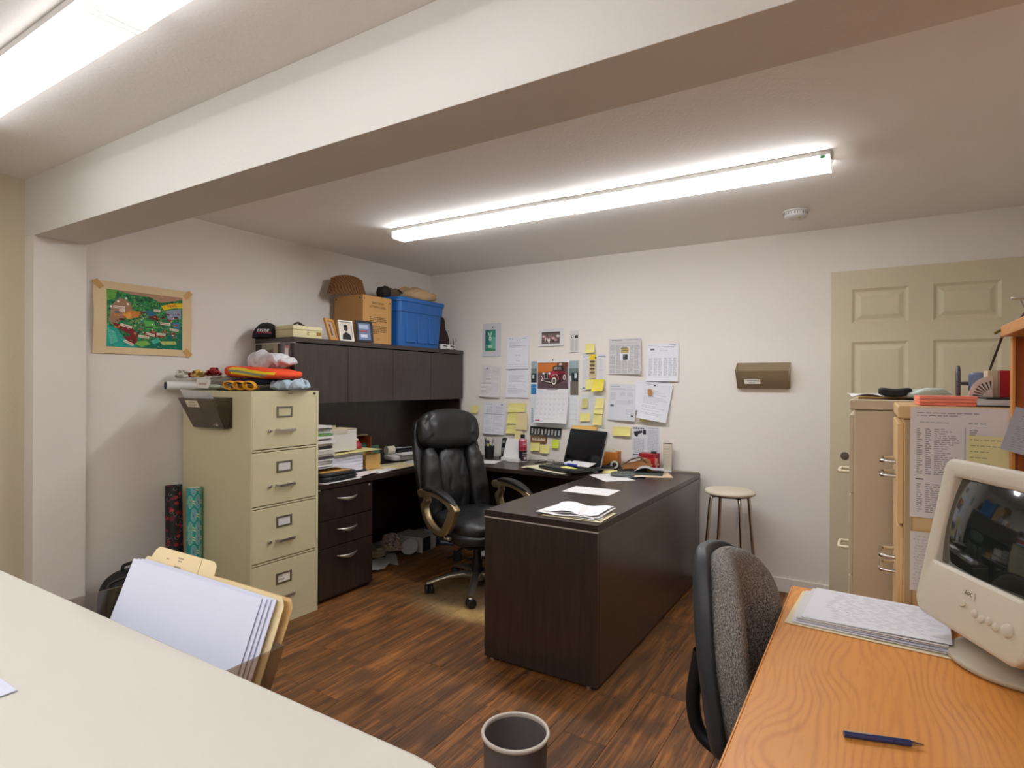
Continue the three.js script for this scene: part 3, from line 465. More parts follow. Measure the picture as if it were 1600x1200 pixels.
// ---------- papers pinned to the back wall ----------
const ink = (x, X, Y, w, h, a = 0.55) => { x.fillStyle = `rgba(70,70,82,${a})`; x.fillRect(X, Y, w, h); };
function docTex(kind, seed, bg = '#e2e3ea') {
  return cv(200, 260, (x, w, h) => {
    const r = rng(seed); x.fillStyle = bg; x.fillRect(0, 0, w, h);
    const words = (X, Y, W, a = 0.5, t = 2.2) => { let p = X; while (p < X + W - 4) { const l = 4 + r() * 14; ink(x, p, Y, Math.min(l, X + W - p), t, a); p += l + 3; } };
    if (kind === 'form') { words(20, 14, 40, 0.8, 3); words(140, 14, 40, 0.8, 3); ink(x, 90, 26, 8, 5, 0.5); ink(x, 112, 24, 8, 7, 0.5); for (let y = 44; y < 90; y += 8) words(20, y, 60 + r() * 100, 0.35); words(20, 74, 160, 0.5); words(30, 84, 50, 0.5); for (let i = 0; i < 4; i++) { ink(x, 76 + i * 14, 140 + r() * 14, 5, 12, 0.35); } for (let i = 0; i < 3; i++) ink(x, 90 + i * 12, 190, 5, 8, 0.4); ink(x, 12, 222, 176, 1.5, 0.5); ink(x, 12, 240, 176, 2, 0.6); }
    else if (kind === 'letter') { words(20, 22, 60, 0.7, 3); for (let y = 60; y < 230; y += 9) if (r() > 0.25) words(20, y, 60 + r() * 110, 0.4); }
    else if (kind === 'table') { words(12, 10, 50, 0.7, 3.4); words(140, 10, 48, 0.7, 3.4); words(70, 22, 110, 0.5); ink(x, 22, 34, 26, 12, 0.8); words(80, 38, 80, 0.4); words(80, 48, 60, 0.35); for (let y = 100; y < 226; y += 6) for (const X of [14, 46, 76, 112, 140, 168]) words(X, y, 22, 0.45, 2.4); }
    else if (kind === 'columns') { words(20, 8, 60, 0.9, 5); words(110, 8, 74, 0.5, 3); words(16, 34, 168, 0.4); for (let c = 0; c < 5; c++) for (let y = 50; y < 250; y += 6) if (r() > 0.12) words(8 + c * 38, y, 32, 0.42, 2.6); x.fillStyle = '#e2e3ea'; x.fillRect(70, 60, 60, 96); x.fillStyle = '#b9a56a'; x.fillRect(74, 66, 50, 40); x.fillStyle = '#7f6c3c'; x.fillRect(74, 66, 40, 8); x.fillRect(84, 84, 36, 6); x.fillStyle = '#3a3a3e'; x.fillRect(88, 114, 30, 40); x.fillStyle = '#77777b'; x.fillRect(92, 120, 10, 12); }
    else if (kind === 'notes') { for (let y = 30; y < 236; y += 11) { words(16, y, 70 + r() * 30, 0.42, 2.4); if (r() > 0.4) words(112, y + 3, 70, 0.35, 2); } ink(x, 40, 30, 1.2, 140, 0.4); ink(x, 104, 40, 1.2, 160, 0.3); x.strokeStyle = 'rgba(80,80,95,.5)'; x.strokeRect(120, 18, 46, 30); }
    else if (kind === 'grid') { words(14, 12, 60, 0.8, 4); for (const X of [14, 106]) { for (let y = 30; y < 90; y += 8) words(X + 8, y, 50 + r() * 20, 0.4); for (let y = 108; y < 240; y += 10) if (r() > 0.35) words(X + 4, y, 40 + r() * 40, 0.35); } ink(x, 4, 94, 192, 3, 0.7); ink(x, 99, 20, 2, 230, 0.35); }
    else if (kind === 'report') { words(14, 16, 70, 0.6, 3); ink(x, 14, 40, 170, 1.2, 0.5); words(14, 34, 110, 0.6); for (const [X, Y] of [[14, 62], [80, 62], [136, 62], [14, 92], [140, 112]]) for (let i = 0; i < 4; i++) words(X, Y + i * 7, 40, 0.35); ink(x, 12, 148, 26, 16, 0.75); for (let y = 120; y < 150; y += 8) words(60, y, 100, 0.3); for (let y = 180; y < 220; y += 8) words(130, y, 50, 0.35); x.fillStyle = '#2b2b30'; x.beginPath(); x.arc(180, 226, 5, 0, 7); x.fill(); }
    else if (kind === 'list') { words(14, 12, 130, 0.5); words(14, 18, 90, 0.45); words(20, 34, 60, 0.35); words(120, 34, 34, 0.5); for (let y = 50; y < 160; y += 5) { words(14, y, 12, 0.5); words(32, y, 12, 0.5); words(50, y, 20 + r() * 34, 0.45); words(122, y, 16 + (y > 140 ? 24 : 0), 0.5); } ink(x, 112, 46, 3, 116, 0.25); words(12, 168, 22, 0.9, 3); for (let y = 180; y < 250; y += 5) { words(14, y, 12, 0.5); words(32, y, 50 * r() + 16, 0.45); } }
    else if (kind === 'hand') { for (let y = 20; y < 240; y += 13) { let p = 24 + r() * 20; while (p < 176) { const l = 8 + r() * 16; ink(x, p, y + r() * 3, l, 2, 0.26); ink(x, p + 2, y - 3 + r() * 3, l * 0.6, 2, 0.2); p += l + 6 + (r() > 0.8 ? 16 : 0); } } }
    else if (kind === 'ad') { words(6, 10, 80, 1, 9); words(100, 8, 90, 0.4, 6); x.fillStyle = '#26282c'; x.beginPath(); x.moveTo(8, 40); x.lineTo(70, 30); x.lineTo(74, 44); x.lineTo(44, 56); x.lineTo(34, 80); x.lineTo(14, 66); x.fill(); x.fillRect(78, 24, 22, 34); for (let y = 90; y < 196; y += 6) { words(10, y, 80, 0.45, 2.6); } for (let y = 24; y < 196; y += 6) words(112, y, 80, 0.42, 2.6); x.fillStyle = '#25262a'; x.fillRect(4, 204, 192, 8); for (let y = 220; y < 252; y += 7) words(14, y, 60, 0.4); }
    else if (kind === 'blank') { words(16, 14, 40, 0.3); }
  });
}
const pm = (map) => S(0xffffff, 0.85, { map });
function pin(name, label, cx, cy, w, h, mat, o = {}) {
  const k = o.curl ?? 0.012, lift = o.lift ?? 0.002, g = sheet(w, h, (u, v) => k * Math.pow(1 - v, 2.2) * (1 + 0.3 * Math.sin(u * 4 + cx * 9)) + (o.side || 0) * Math.pow(u, 3) + 0.0004);
  return one(name, g, mat, label, o.cat || 'paper', [cx, cy, lift], [0, 0, o.rot || 0], o.group);
}
const artTex = (w, h, f) => pm(cv(w, h, f));
pin('photo_print', 'white sheet with a green printed picture pinned highest at the left of the wall', 0.697, 1.749, 0.19, 0.288, artTex(190, 288, (x) => {
  x.fillStyle = '#cfcdd2'; x.fillRect(0, 0, 190, 288); x.fillStyle = '#3f8f7d'; x.fillRect(28, 56, 108, 186); x.fillStyle = '#2c6a66'; x.fillRect(28, 56, 40, 130); x.fillStyle = '#69b59b'; x.fillRect(90, 120, 46, 122);
  x.fillStyle = '#cfe3c8'; x.beginPath(); x.ellipse(80, 132, 13, 22, 0, 0, 7); x.fill(); x.beginPath(); x.ellipse(64, 92, 5, 20, -0.3, 0, 7); x.fill(); x.beginPath(); x.ellipse(90, 92, 5, 20, 0.3, 0, 7); x.fill(); x.fillStyle = '#27413c'; x.fillRect(76, 130, 9, 10); x.fillStyle = '#b9d8b8'; x.fillRect(60, 190, 40, 24); x.fillStyle = '#3a8d5e'; x.fillRect(44, 224, 92, 18); }), { curl: 0.004 });
pin('form_sheet', 'ruled form hanging above another letter left of the calendar', 0.968, 1.63, 0.215, 0.274, pm(docTex('form', 3)), { lift: 0.006 });
pin('letter_sheet', 'typed letter pinned below the ruled form left of the calendar', 0.962, 1.378, 0.217, 0.256, pm(docTex('letter', 5)), { lift: 0.002 });
pin('note_sheet', 'handwritten page below the green picture', 0.692, 1.387, 0.205, 0.274, pm(docTex('notes', 8, '#dcd8da')), { rot: -0.05, curl: 0.02 });
pin('table_sheet', 'two-column chart page low on the wall above the cordless phone', 0.73, 1.065, 0.216, 0.274, pm(docTex('grid', 11)), { rot: -0.02, curl: 0.018 });
pin('photo_print', 'white sheet with a printed photograph of pink cars above the calendar', 1.287, 1.748, 0.226, 0.142, artTex(228, 144, (x) => {
  x.fillStyle = '#dcdadc'; x.fillRect(0, 0, 228, 144); x.fillStyle = '#74605c'; x.fillRect(22, 26, 170, 98); x.fillStyle = '#4e4242'; x.fillRect(22, 26, 170, 14); x.fillRect(30, 90, 156, 20);
  for (let i = 0; i < 7; i++) { x.fillStyle = ['#d9b7b4', '#c39aa6', '#e8dcd6', '#8d6e72'][i % 4]; x.beginPath(); x.ellipse(42 + i * 22, 62 + (i % 3) * 16, 17, 9, 0.1, 0, 7); x.fill(); } x.fillStyle = '#efe6de'; x.fillRect(86, 78, 12, 40); x.fillRect(50, 80, 9, 24); }), { curl: 0.006 });
pin('clipping', 'narrow newspaper clipping beside the printed photograph of pink cars', 1.493, 1.708, 0.08, 0.173, artTex(80, 173, (x) => { x.fillStyle = '#d8d3cf'; x.fillRect(0, 0, 80, 173); x.fillStyle = '#3a3838'; x.fillRect(12, 38, 22, 22); x.fillRect(46, 36, 26, 24); x.fillStyle = '#e4e0dc'; x.fillRect(18, 40, 10, 14); for (let y = 72; y < 160; y += 5) { ink(x, 10, y, 28, 2, 0.4); ink(x, 44, y, 28, 2, 0.4); } }), { curl: 0.008 });
// big wall planner behind, with its photo strip, and the car calendar hanging in front
pin('wall_planner', 'large wall planner with blue lettering behind the vintage car calendar', 1.313, 1.284, 0.434, 0.54, artTex(434, 540, (x) => {
  x.fillStyle = '#dfe3e6'; x.fillRect(0, 0, 434, 540); x.fillStyle = '#9fb0b5'; x.fillRect(0, 0, 434, 90); x.fillStyle = '#70807d'; x.fillRect(0, 60, 434, 60); x.fillStyle = '#1f2a2e'; x.fillRect(0, 100, 60, 76); x.fillRect(374, 96, 60, 70); x.fillStyle = '#cfd8da'; x.fillRect(10, 112, 20, 30); x.fillRect(400, 100, 18, 40); x.fillStyle = '#6d655c'; x.fillRect(364, 166, 70, 110); x.fillStyle = '#2b7fb8'; x.fillRect(0, 190, 52, 84);
  x.fillStyle = '#fff'; x.fillRect(4, 214, 46, 2); x.fillStyle = '#2b86ad'; for (let i = 0; i < 8; i++) { x.fillRect(6, 390 + i * 15, 15, 4); x.fillRect(6, 390 + i * 15, 5, 11); x.fillRect(15, 396 + i * 15, 6, 5); } x.strokeStyle = '#b9b4b4'; for (let i = 0; i < 5; i++) x.strokeRect(360, 310 + i * 40, 60, 40); }), { curl: 0.004 });
{
  const t = thing('car_calendar', 'wall calendar with a dark red vintage car picture above the laptop', 'calendar', [1.305, 0, 0.012]);
  const car = artTex(512, 380, (x) => {
    x.fillStyle = '#b5622c'; x.fillRect(0, 0, 512, 380); x.fillStyle = '#d07a36'; x.fillRect(0, 20, 300, 110); x.fillStyle = '#6e3c28'; x.fillRect(330, 0, 182, 140); x.fillStyle = '#c9b7a0'; x.fillRect(360, 10, 44, 60); x.fillStyle = '#5b5a60'; x.fillRect(470, 60, 42, 120);
    x.fillStyle = '#6d5354'; x.fillRect(0, 150, 512, 230); x.fillStyle = '#5a464a'; x.fillRect(0, 300, 512, 80);
    const poly = (c, p) => { x.fillStyle = c; x.beginPath(); p.forEach(([a, b], i) => i ? x.lineTo(a, b) : x.moveTo(a, b)); x.fill(); };
    poly('#3a2c2e', [[60, 290], [300, 330], [470, 250], [440, 230], [120, 240]]);
    poly('#231d22', [[250, 80], [270, 50], [400, 44], [430, 70], [440, 130], [260, 130]]); poly('#9c8f8a', [[270, 78], [300, 62], [330, 62], [326, 104], [268, 106]]); poly('#6f6a6c', [[340, 62], [392, 60], [400, 104], [338, 104]]);
    poly('#7d1d2e', [[130, 160], [240, 120], [450, 120], [470, 190], [440, 240], [300, 250], [170, 220]]); poly('#a02e44', [[180, 146], [250, 128], [330, 130], [320, 170], [200, 190]]);
    poly('#571423', [[310, 190], [440, 150], [470, 200], [430, 245], [330, 262]]); poly('#1c1a20', [[104, 160], [160, 140], [180, 230], [120, 236]]); x.strokeStyle = '#c9c1bb'; x.lineWidth = 5; x.strokeRect(116, 152, 48, 78);
    x.fillStyle = '#e9e4dc'; for (const [a, b, r] of [[98, 158, 17], [196, 158, 19]]) { x.beginPath(); x.arc(a, b, r, 0, 7); x.fill(); } x.strokeStyle = '#cfc6bd'; x.lineWidth = 12; x.beginPath(); x.moveTo(60, 258); x.lineTo(230, 290); x.stroke(); x.lineWidth = 7; x.beginPath(); x.moveTo(230, 200); x.quadraticCurveTo(340, 120, 350, 250); x.stroke();
    for (const [a, b, rx, ry] of [[276, 268, 40, 54], [446, 214, 22, 38], [70, 228, 14, 26]]) { x.fillStyle = '#e9e1d6'; x.beginPath(); x.ellipse(a, b, rx, ry, 0.1, 0, 7); x.fill(); x.fillStyle = '#2b2226'; x.beginPath(); x.ellipse(a, b, rx * 0.58, ry * 0.6, 0.1, 0, 7); x.fill(); x.fillStyle = '#b3a8a0'; x.beginPath(); x.ellipse(a, b, rx * 0.25, ry * 0.28, 0, 0, 7); x.fill(); } });
  const gp = sheet(0.298, 0.245, (u, v) => 0.001); part('picture_page', gp, S(0xe6e4e4, 0.6), t).position.set(0, 1.447, 0);
  const pic = new THREE.PlaneGeometry(0.282, 0.214); part('picture', pic, car.clone(), t).position.set(0.001, 1.435, 0.0022);
  const grid = artTex(300, 300, (x) => { x.fillStyle = '#e3e1e4'; x.fillRect(0, 0, 300, 300); x.fillStyle = '#55555c'; x.fillRect(100, 10, 100, 4); x.fillRect(120, 20, 60, 3); x.fillStyle = '#7fa9c4'; x.fillRect(8, 22, 60, 6); x.strokeStyle = 'rgba(150,150,165,.5)'; for (let i = 0; i <= 7; i++) { x.beginPath(); x.moveTo(8 + i * 40.5, 44); x.lineTo(8 + i * 40.5, 262); x.stroke(); } for (let j = 0; j <= 5; j++) { x.beginPath(); x.moveTo(8, 44 + j * 43.6); x.lineTo(292, 44 + j * 43.6); x.stroke(); } x.fillStyle = '#77777e'; x.font = '11px sans-serif'; for (let d = 1; d <= 31; d++) { const k = d + 1; x.fillText(String(d), 12 + (k % 7) * 40.5, 58 + Math.floor(k / 7) * 43.6); } x.fillStyle = '#b23a44'; x.fillRect(12, 276, 44, 9); });
  const gg = sheet(0.298, 0.282, (u, v) => 0.001 + 0.045 * Math.pow(1 - v, 1.8)); part('month_page', gg, grid, t).position.set(-0.004, 1.192, 0);
  part('push_pin', lathe([[0, 0.01], [0.005, 0.008], [0.006, 0]], 12).rotateX(Math.PI / 2), black, t).position.set(0, 1.562, 0.002);
}
pin('notice_sheet', 'white notice with a yellow label strip pinned over it right of the calendar', 1.664, 1.46, 0.2, 0.285, artTex(200, 285, (x) => { x.fillStyle = '#dcd9da'; x.fillRect(0, 0, 200, 285); x.fillStyle = '#6f88b4'; x.fillRect(6, 16, 52, 5); x.fillRect(134, 14, 60, 5); for (let y = 40; y < 200; y += 9) { ink(x, 8, y, 30 + (y % 27), 2, 0.3); ink(x, 140, y, 34, 2, 0.25); } x.fillStyle = '#c3b4c4'; x.fillRect(140, 120, 40, 6); x.fillStyle = '#3c5f96'; x.fillRect(6, 262, 26, 7); }), { curl: 0.006 });
pin('label_strip', 'yellow and brown label strip hanging on the white notice', 1.655, 1.506, 0.058, 0.19, artTex(58, 190, (x) => { x.fillStyle = '#cdbb94'; x.fillRect(0, 0, 58, 190); x.fillStyle = '#e2c62c'; x.fillRect(0, 0, 58, 42); x.fillStyle = '#4f3a24'; for (let i = 0; i < 4; i++) x.fillRect(8, 50 + i * 28, 40, 12); x.fillStyle = '#8e7650'; for (let i = 0; i < 4; i++) x.fillRect(12, 64 + i * 28, 32, 8); }), { lift: 0.01, curl: 0.004 });
pin('newspaper_page', 'newspaper page with a small brown photograph right of the white notice', 1.92, 1.58, 0.262, 0.272, pm(docTex('columns', 21, '#cfcacc')), { side: 0.02, curl: 0.008 });
pin('price_sheet', 'printed table sheet pinned furthest right on the wall', 2.211, 1.53, 0.235, 0.279, pm(docTex('table', 23)), { lift: 0.008 });
pin('report_sheet', 'printed report under the newspaper page', 1.901, 1.231, 0.22, 0.278, pm(docTex('report', 25, '#d6d6dd')), { rot: -0.02, curl: 0.02 });
pin('plain_sheet', 'plain sheet behind the tilted printed page', 2.138, 1.283, 0.262, 0.22, pm(docTex('blank', 27)), { lift: 0.004 });
pin('tilted_sheet', 'printed page hung crooked with curling corner and a small key tag on it', 2.16, 1.244, 0.222, 0.285, pm(docTex('letter', 29, '#dfe0e6')), { rot: -0.16, lift: 0.014, curl: 0.03 });
one('key_tag', ext(smooth([[-0.012, -0.02], [0.012, -0.02], [0.013, 0.018], [0, 0.023], [-0.013, 0.018]], 20), 0.002, 0.0006), S(0xb98545, 0.5), 'small orange key tag hanging on the crooked page', 'tag', [2.127, 1.31, 0.035]);
pin('advert_sheet', 'advert page with a black tool picture above the red tin', 2.088, 0.919, 0.208, 0.267, pm(docTex('ad', 33, '#d7d8de')), { curl: 0.006 });
pin('label_chart', 'black strip chart of pale labels beside the laptop', 1.236, 0.973, 0.295, 0.075, artTex(300, 76, (x) => { x.fillStyle = '#1d1e20'; x.fillRect(0, 0, 300, 76); x.fillStyle = '#a9aaa6'; for (let i = 0; i < 9; i++) { x.fillRect(14 + i * 32, 16 + (i % 2) * 4, 16, 44); } x.fillStyle = '#5b5b5b'; x.fillRect(0, 66, 300, 6); }), { rot: -0.03, curl: 0.01 });
{
  const t = thing('wall_plaque', 'small brown framed sign below the black label chart', 'sign', [1.172, 0.907, 0.001]);
  part('frame', ext([[-0.074, -0.027], [0.074, -0.027], [0.074, 0.027], [-0.074, 0.027]], 0.012, 0.001, [[[-0.062, -0.012], [-0.062, 0.02], [0.062, 0.02], [0.062, -0.012]]]), S(0x7e5734, 0.6), t);
  const g = new THREE.PlaneGeometry(0.126, 0.034); part('sign_face', g, artTex(126, 34, (x) => { x.fillStyle = '#ddcbb2'; x.fillRect(0, 0, 126, 34); x.fillStyle = '#5d4332'; for (const [a, w2] of [[14, 12], [32, 8], [44, 14], [64, 9], [78, 10], [98, 12]]) { x.fillRect(a, 10, w2, 5); x.fillRect(a + 2, 15, w2 * 0.5, 9); } }), t).position.set(0, 0.004, 0.004);
}
pin('card_sheet', 'white page with yellow stickers below the notice beside the laptop', 1.657, 1.157, 0.194, 0.258, artTex(194, 258, (x) => { x.fillStyle = '#dcdcdc'; x.fillRect(0, 0, 194, 258); for (let y = 14; y < 240; y += 12) ink(x, 70, y, 30 + (y % 30), 2, 0.25); }), { curl: 0.006 });
{ // sticky notes
  const Y = [['s', 0.526, 1.14, 0.077, 0.067, yellowS, 'pale yellow sticky note nearest the hutch, above the lime note'], ['s', 0.523, 0.954, 0.094, 0.063, limeS, 'lime sticky note above the pencil cup'], ['s', 0.924, 1.164, 0.084, 0.077, yellowS, 0], ['s', 1.004, 1.167, 0.089, 0.077, yellowS, 0], ['s', 0.927, 1.077, 0.11, 0.097, yellowS, 0], ['s', 1.015, 1.052, 0.112, 0.141, paleS, 'large pale sticky note in the cluster above the spray can'], ['s', 0.91, 0.982, 0.1, 0.077, yellowS, 0], ['s', 0.986, 0.938, 0.082, 0.084, paleS, 'orange-tinted sticky note above the white memo block'],
    ['s', 1.146, 0.845, 0.087, 0.069, yellowS, 'yellow sticky note right of the spray can'], ['s', 1.232, 0.832, 0.085, 0.069, yellowS, 'yellow sticky note between the spray can and the laptop screen'], ['s', 1.333, 0.881, 0.063, 0.068, limeS, 'lime sticky note beside the laptop screen'], ['s', 1.635, 1.65, 0.078, 0.072, yellowS, 'yellow sticky note above the white notice'], ['s', 1.631, 1.366, 0.065, 0.078, yellowS, 'yellow sticky note at the foot of the white notice'], ['s', 1.711, 1.359, 0.096, 0.092, S(0xe6d454, 0.85), 'bright yellow sticky note standing off the wall below the notice'],
    ['s', 1.595, 1.218, 0.046, 0.072, oliveS, 'small olive sticky note on the white page by the laptop'], ['s', 1.718, 1.218, 0.07, 0.078, yellowS, 0, 1], ['s', 1.709, 1.157, 0.076, 0.04, yellowS, 0, 1], ['s', 1.704, 1.093, 0.079, 0.09, yellowS, 0, 1], ['s', 1.596, 1.107, 0.086, 0.066, yellowS, 'yellow sticky note at the lower left of the white page'], ['s', 1.899, 1.01, 0.144, 0.07, yellowS, 'wide yellow sticky note alone left of the advert page'], ['s', 2.083, 1.106, 0.082, 0.032, yellowS, 'yellow sticky note peeping out under the crooked page'], ['s', 1.589, 1.023, 0.217, 0.033, S(0xdfb765, 0.85), 'long orange paper strip just above the laptop screen']];
  Y.forEach(([, x, y, w, h, m, label, col], i) => pin('sticky_note', label || (col ? ['top', 'middle', 'bottom'][i - 15] + ' yellow sticky note in the short column on the white page' : ['', '', 'upper left', 'upper right', 'middle left', '', 'lower left'][i] + ' yellow sticky note of the cluster above the spray can'), x, y, w, h, m, { cat: 'sticky note', lift: i === 13 ? 0.02 : 0.010 + (i % 3) * 0.002, curl: i === 13 ? 0.04 : 0.012, rot: (rnd() - 0.5) * 0.08, group: label ? undefined : col ? 'column of yellow notes' : 'cluster of yellow notes' }));
}
const pins = [[0.71, 1.86, 0.004], [0.655, 1.5, 0.004], [0.81, 1.185, 0.004], [1.685, 1.575, 0.014], [2.16, 1.36, 0.02], [1.985, 1.13, 0.028]];
pins.forEach(([x, y, z], i) => one('push_pin', lathe([[0, 0.01], [0.0045, 0.009], [0.006, 0.004], [0.003, 0]], 12).rotateX(Math.PI / 2), black, ['black push pin above the green printed picture', 'black push pin on the handwritten page', 'black push pin at the corner of the two-column chart', 'black push pin in the yellow label strip', 'black push pin at the top of the crooked page', 'black push pin at the lower corner of the printed report'][i], 'push pin', [x, y, z]));
// pictorial map on the left wall
{
  const t = thing('map_poster', 'colourful pictorial town map on yellowed board on the left wall', 'poster', [0.002, 1.718, 2.513], Math.PI / 2);
  const bulge = (u, v) => 0.004 + 0.012 * Math.pow(1 - u, 3) * Math.pow(Math.sin(v * 3.1416), 2);
  const board = sheet(0.528, 0.392, bulge, 0.0015, 20, 16); part('board', board, S(0xdfc79c, 0.8), t);
  const art = cv(768, 560, (x, w, h) => {
    const r = rng(77), poly = (c, p) => { x.fillStyle = c; x.beginPath(); p.forEach(([a, b], i) => i ? x.lineTo(a * w, b * h) : x.moveTo(a * w, b * h)); x.closePath(); x.fill(); };
    x.fillStyle = '#2d7a4a'; x.fillRect(0, 0, w, h);
    for (let i = 0; i < 900; i++) { x.fillStyle = ['#1f5c3c', '#3f9a52', '#27704a', '#174b36', '#5aa84f'][Math.floor(r() * 5)]; x.beginPath(); x.ellipse(r() * w, r() * h * 0.8, 5 + r() * 12, 3 + r() * 9, r() * 3, 0, 7); x.fill(); }
    poly('#b48a72', [[0.1, 0], [1, 0], [1, 0.04], [0.7, 0.14], [0.55, 0.06], [0.3, 0.05]]); poly('#a27b62', [[0.02, 0.55], [0.05, 0.3], [0.16, 0.12], [0.3, 0.2], [0.32, 0.36], [0.2, 0.5], [0.08, 0.62]]);
    poly('#6aa84a', [[0, 0], [0.13, 0], [0.1, 0.16], [0, 0.2]]);
    poly('#2ba393', [[0, 0.62], [0.12, 0.68], [0.24, 0.86], [0.4, 1], [0, 1]]); poly('#53bda4', [[0, 0.66], [0.1, 0.74], [0.14, 0.9], [0.05, 0.96]]); poly('#0f6b54', [[0.38, 1], [0.5, 0.9], [0.72, 0.86], [0.8, 0.74], [1, 0.68], [1, 1]]); poly('#39b09c', [[0.56, 0.86], [0.66, 0.8], [0.7, 0.86], [0.6, 0.92]]);
    poly('#7cb450', [[0.3, 0.9], [0.5, 0.86], [0.56, 0.92], [0.44, 0.98]]);
    for (let i = 0; i < 120; i++) { x.strokeStyle = ['#c9c28a', '#8f6b4f', '#d8c7a0', '#1b3d30'][i % 4]; x.lineWidth = 2; const a = r() * w, b = r() * h * 0.85; x.beginPath(); x.moveTo(a, b); x.lineTo(a + (r() - 0.5) * 46, b + (r() - 0.5) * 26); x.stroke(); }
    poly('#d8843c', [[0.18, 0.42], [0.28, 0.34], [0.42, 0.34], [0.4, 0.44], [0.26, 0.5]]); poly('#e5a24a', [[0.2, 0.42], [0.29, 0.37], [0.31, 0.47], [0.25, 0.49]]);
    poly('#7c2026', [[0.06, 0.58], [0.3, 0.62], [0.38, 0.74], [0.34, 0.8], [0.12, 0.66]]); poly('#7a1f22', [[0.2, 0.82], [0.38, 0.76], [0.38, 0.9], [0.32, 0.95]]); poly('#84262a', [[0.44, 0.72], [0.6, 0.68], [0.74, 0.72], [0.7, 0.78], [0.52, 0.78]]); poly('#2d6a8a', [[0.48, 0.32], [0.58, 0.3], [0.64, 0.38], [0.54, 0.42]]); poly('#6b2226', [[0.52, 0.42], [0.64, 0.38], [0.66, 0.48], [0.56, 0.46]]);
    poly('#4fae4d', [[0.46, 0.5], [0.6, 0.5], [0.64, 0.62], [0.5, 0.66]]); poly('#3a7db0', [[0.86, 0.5], [0.96, 0.48], [0.96, 0.58], [0.88, 0.6]]); poly('#8a95b0', [[0.76, 0.28], [0.98, 0.22], [0.98, 0.4], [0.8, 0.46]]); poly('#b4c06a', [[0.68, 0.86], [0.9, 0.84], [0.92, 0.9], [0.72, 0.92]]);
    for (let i = 0; i < 46; i++) { const a = (0.06 + r() * 0.9) * w, b = (0.3 + r() * 0.52) * h, l = 14 + r() * 34; x.fillStyle = ['#7a2326', '#8d2c2a', '#5d1d20', '#a8562e', '#3d6f86', '#c8863e', '#2c5a3e'][i % 7]; x.beginPath(); x.moveTo(a, b); x.lineTo(a + l, b + 6 - r() * 12); x.lineTo(a + l + 8, b + 14); x.lineTo(a + 6, b + 18); x.fill(); }
    for (let i = 0; i < 260; i++) { x.strokeStyle = ['#123c2c', '#e2d6ae', '#63b060', '#1b5f49', '#b08a62'][i % 5]; x.lineWidth = 1 + r() * 2; const a = r() * w, b = r() * h; x.beginPath(); x.moveTo(a, b); x.quadraticCurveTo(a + 10, b - 8 + r() * 16, a + 8 + r() * 22, b + (r() - 0.5) * 14); x.stroke(); }
    for (let i = 0; i < 60; i++) { x.fillStyle = ['#c8423a', '#e0b64a', '#e8dcc2', '#b86a34', '#3c6fa0'][i % 5]; x.fillRect((0.3 + r() * 0.6) * w, (0.36 + r() * 0.4) * h, 6 + r() * 12, 6 + r() * 10); }
    poly('#e6c51e', [[0.7, 0.2], [0.84, 0.13], [1, 0.1], [1, 0.2], [0.86, 0.22], [0.74, 0.28]]); x.save(); x.translate(0.785 * w, 0.225 * h); x.rotate(-0.2); x.fillStyle = '#c23a22'; x.font = 'bold 40px sans-serif'; x.fillText('TRAIL', 0, 0, 110); x.restore();
    for (const [a, b, l, rot] of [[0.17, 0.58, 0.15, 0.2], [0.22, 0.86, 0.13, 0.42], [0.5, 0.7, 0.12, 0.25], [0.64, 0.7, 0.12, 0.05], [0.69, 0.5, 0.14, 0.06], [0.82, 0.6, 0.13, 0.08], [0.4, 0.76, 0.14, 0.12], [0.08, 0.28, 0.14, 0], [0.15, 0.33, 0.07, 0], [0.6, 0.27, 0.09, 0.03]]) { x.save(); x.translate(a * w, b * h); x.rotate(rot); x.fillStyle = '#e6dcc8'; x.fillRect(0, 0, l * w, 24); x.fillStyle = '#6a3a34'; for (let k = 0; k < 5; k++) x.fillRect(6 + k * (l * w - 12) / 5, 9, (l * w - 20) / 6, 6); x.restore(); }
    x.fillStyle = '#f0ece0'; for (const [a, b] of [[0.14, 0.2], [0.05, 0.3], [0.26, 0.23], [0.24, 0.13]]) { x.beginPath(); x.arc(a * w, b * h, 11, 0, 7); x.fill(); }
  });
  const pg = sheet(0.408, 0.312, (u, v) => bulge((u * 0.408 + 0.064) / 0.528, (v * 0.312 + 0.038) / 0.392), 0.0004, 20, 16); part('printed_map', pg, pm(art), t).position.set(0.004, -0.002, 0.0017);
  for (const [x, y] of [[-0.24, 0.175], [0.24, 0.175], [0.24, -0.175]]) { const g = sheet(0.05, 0.03, null, 0.0003, 2, 2); g.rotateZ(x * y > 0 ? 0.8 : -0.8); part('tape', g, S(0xc99a52, 0.5), t, 'yellowed corner tape').position.set(x, y, 0.0085); }
}

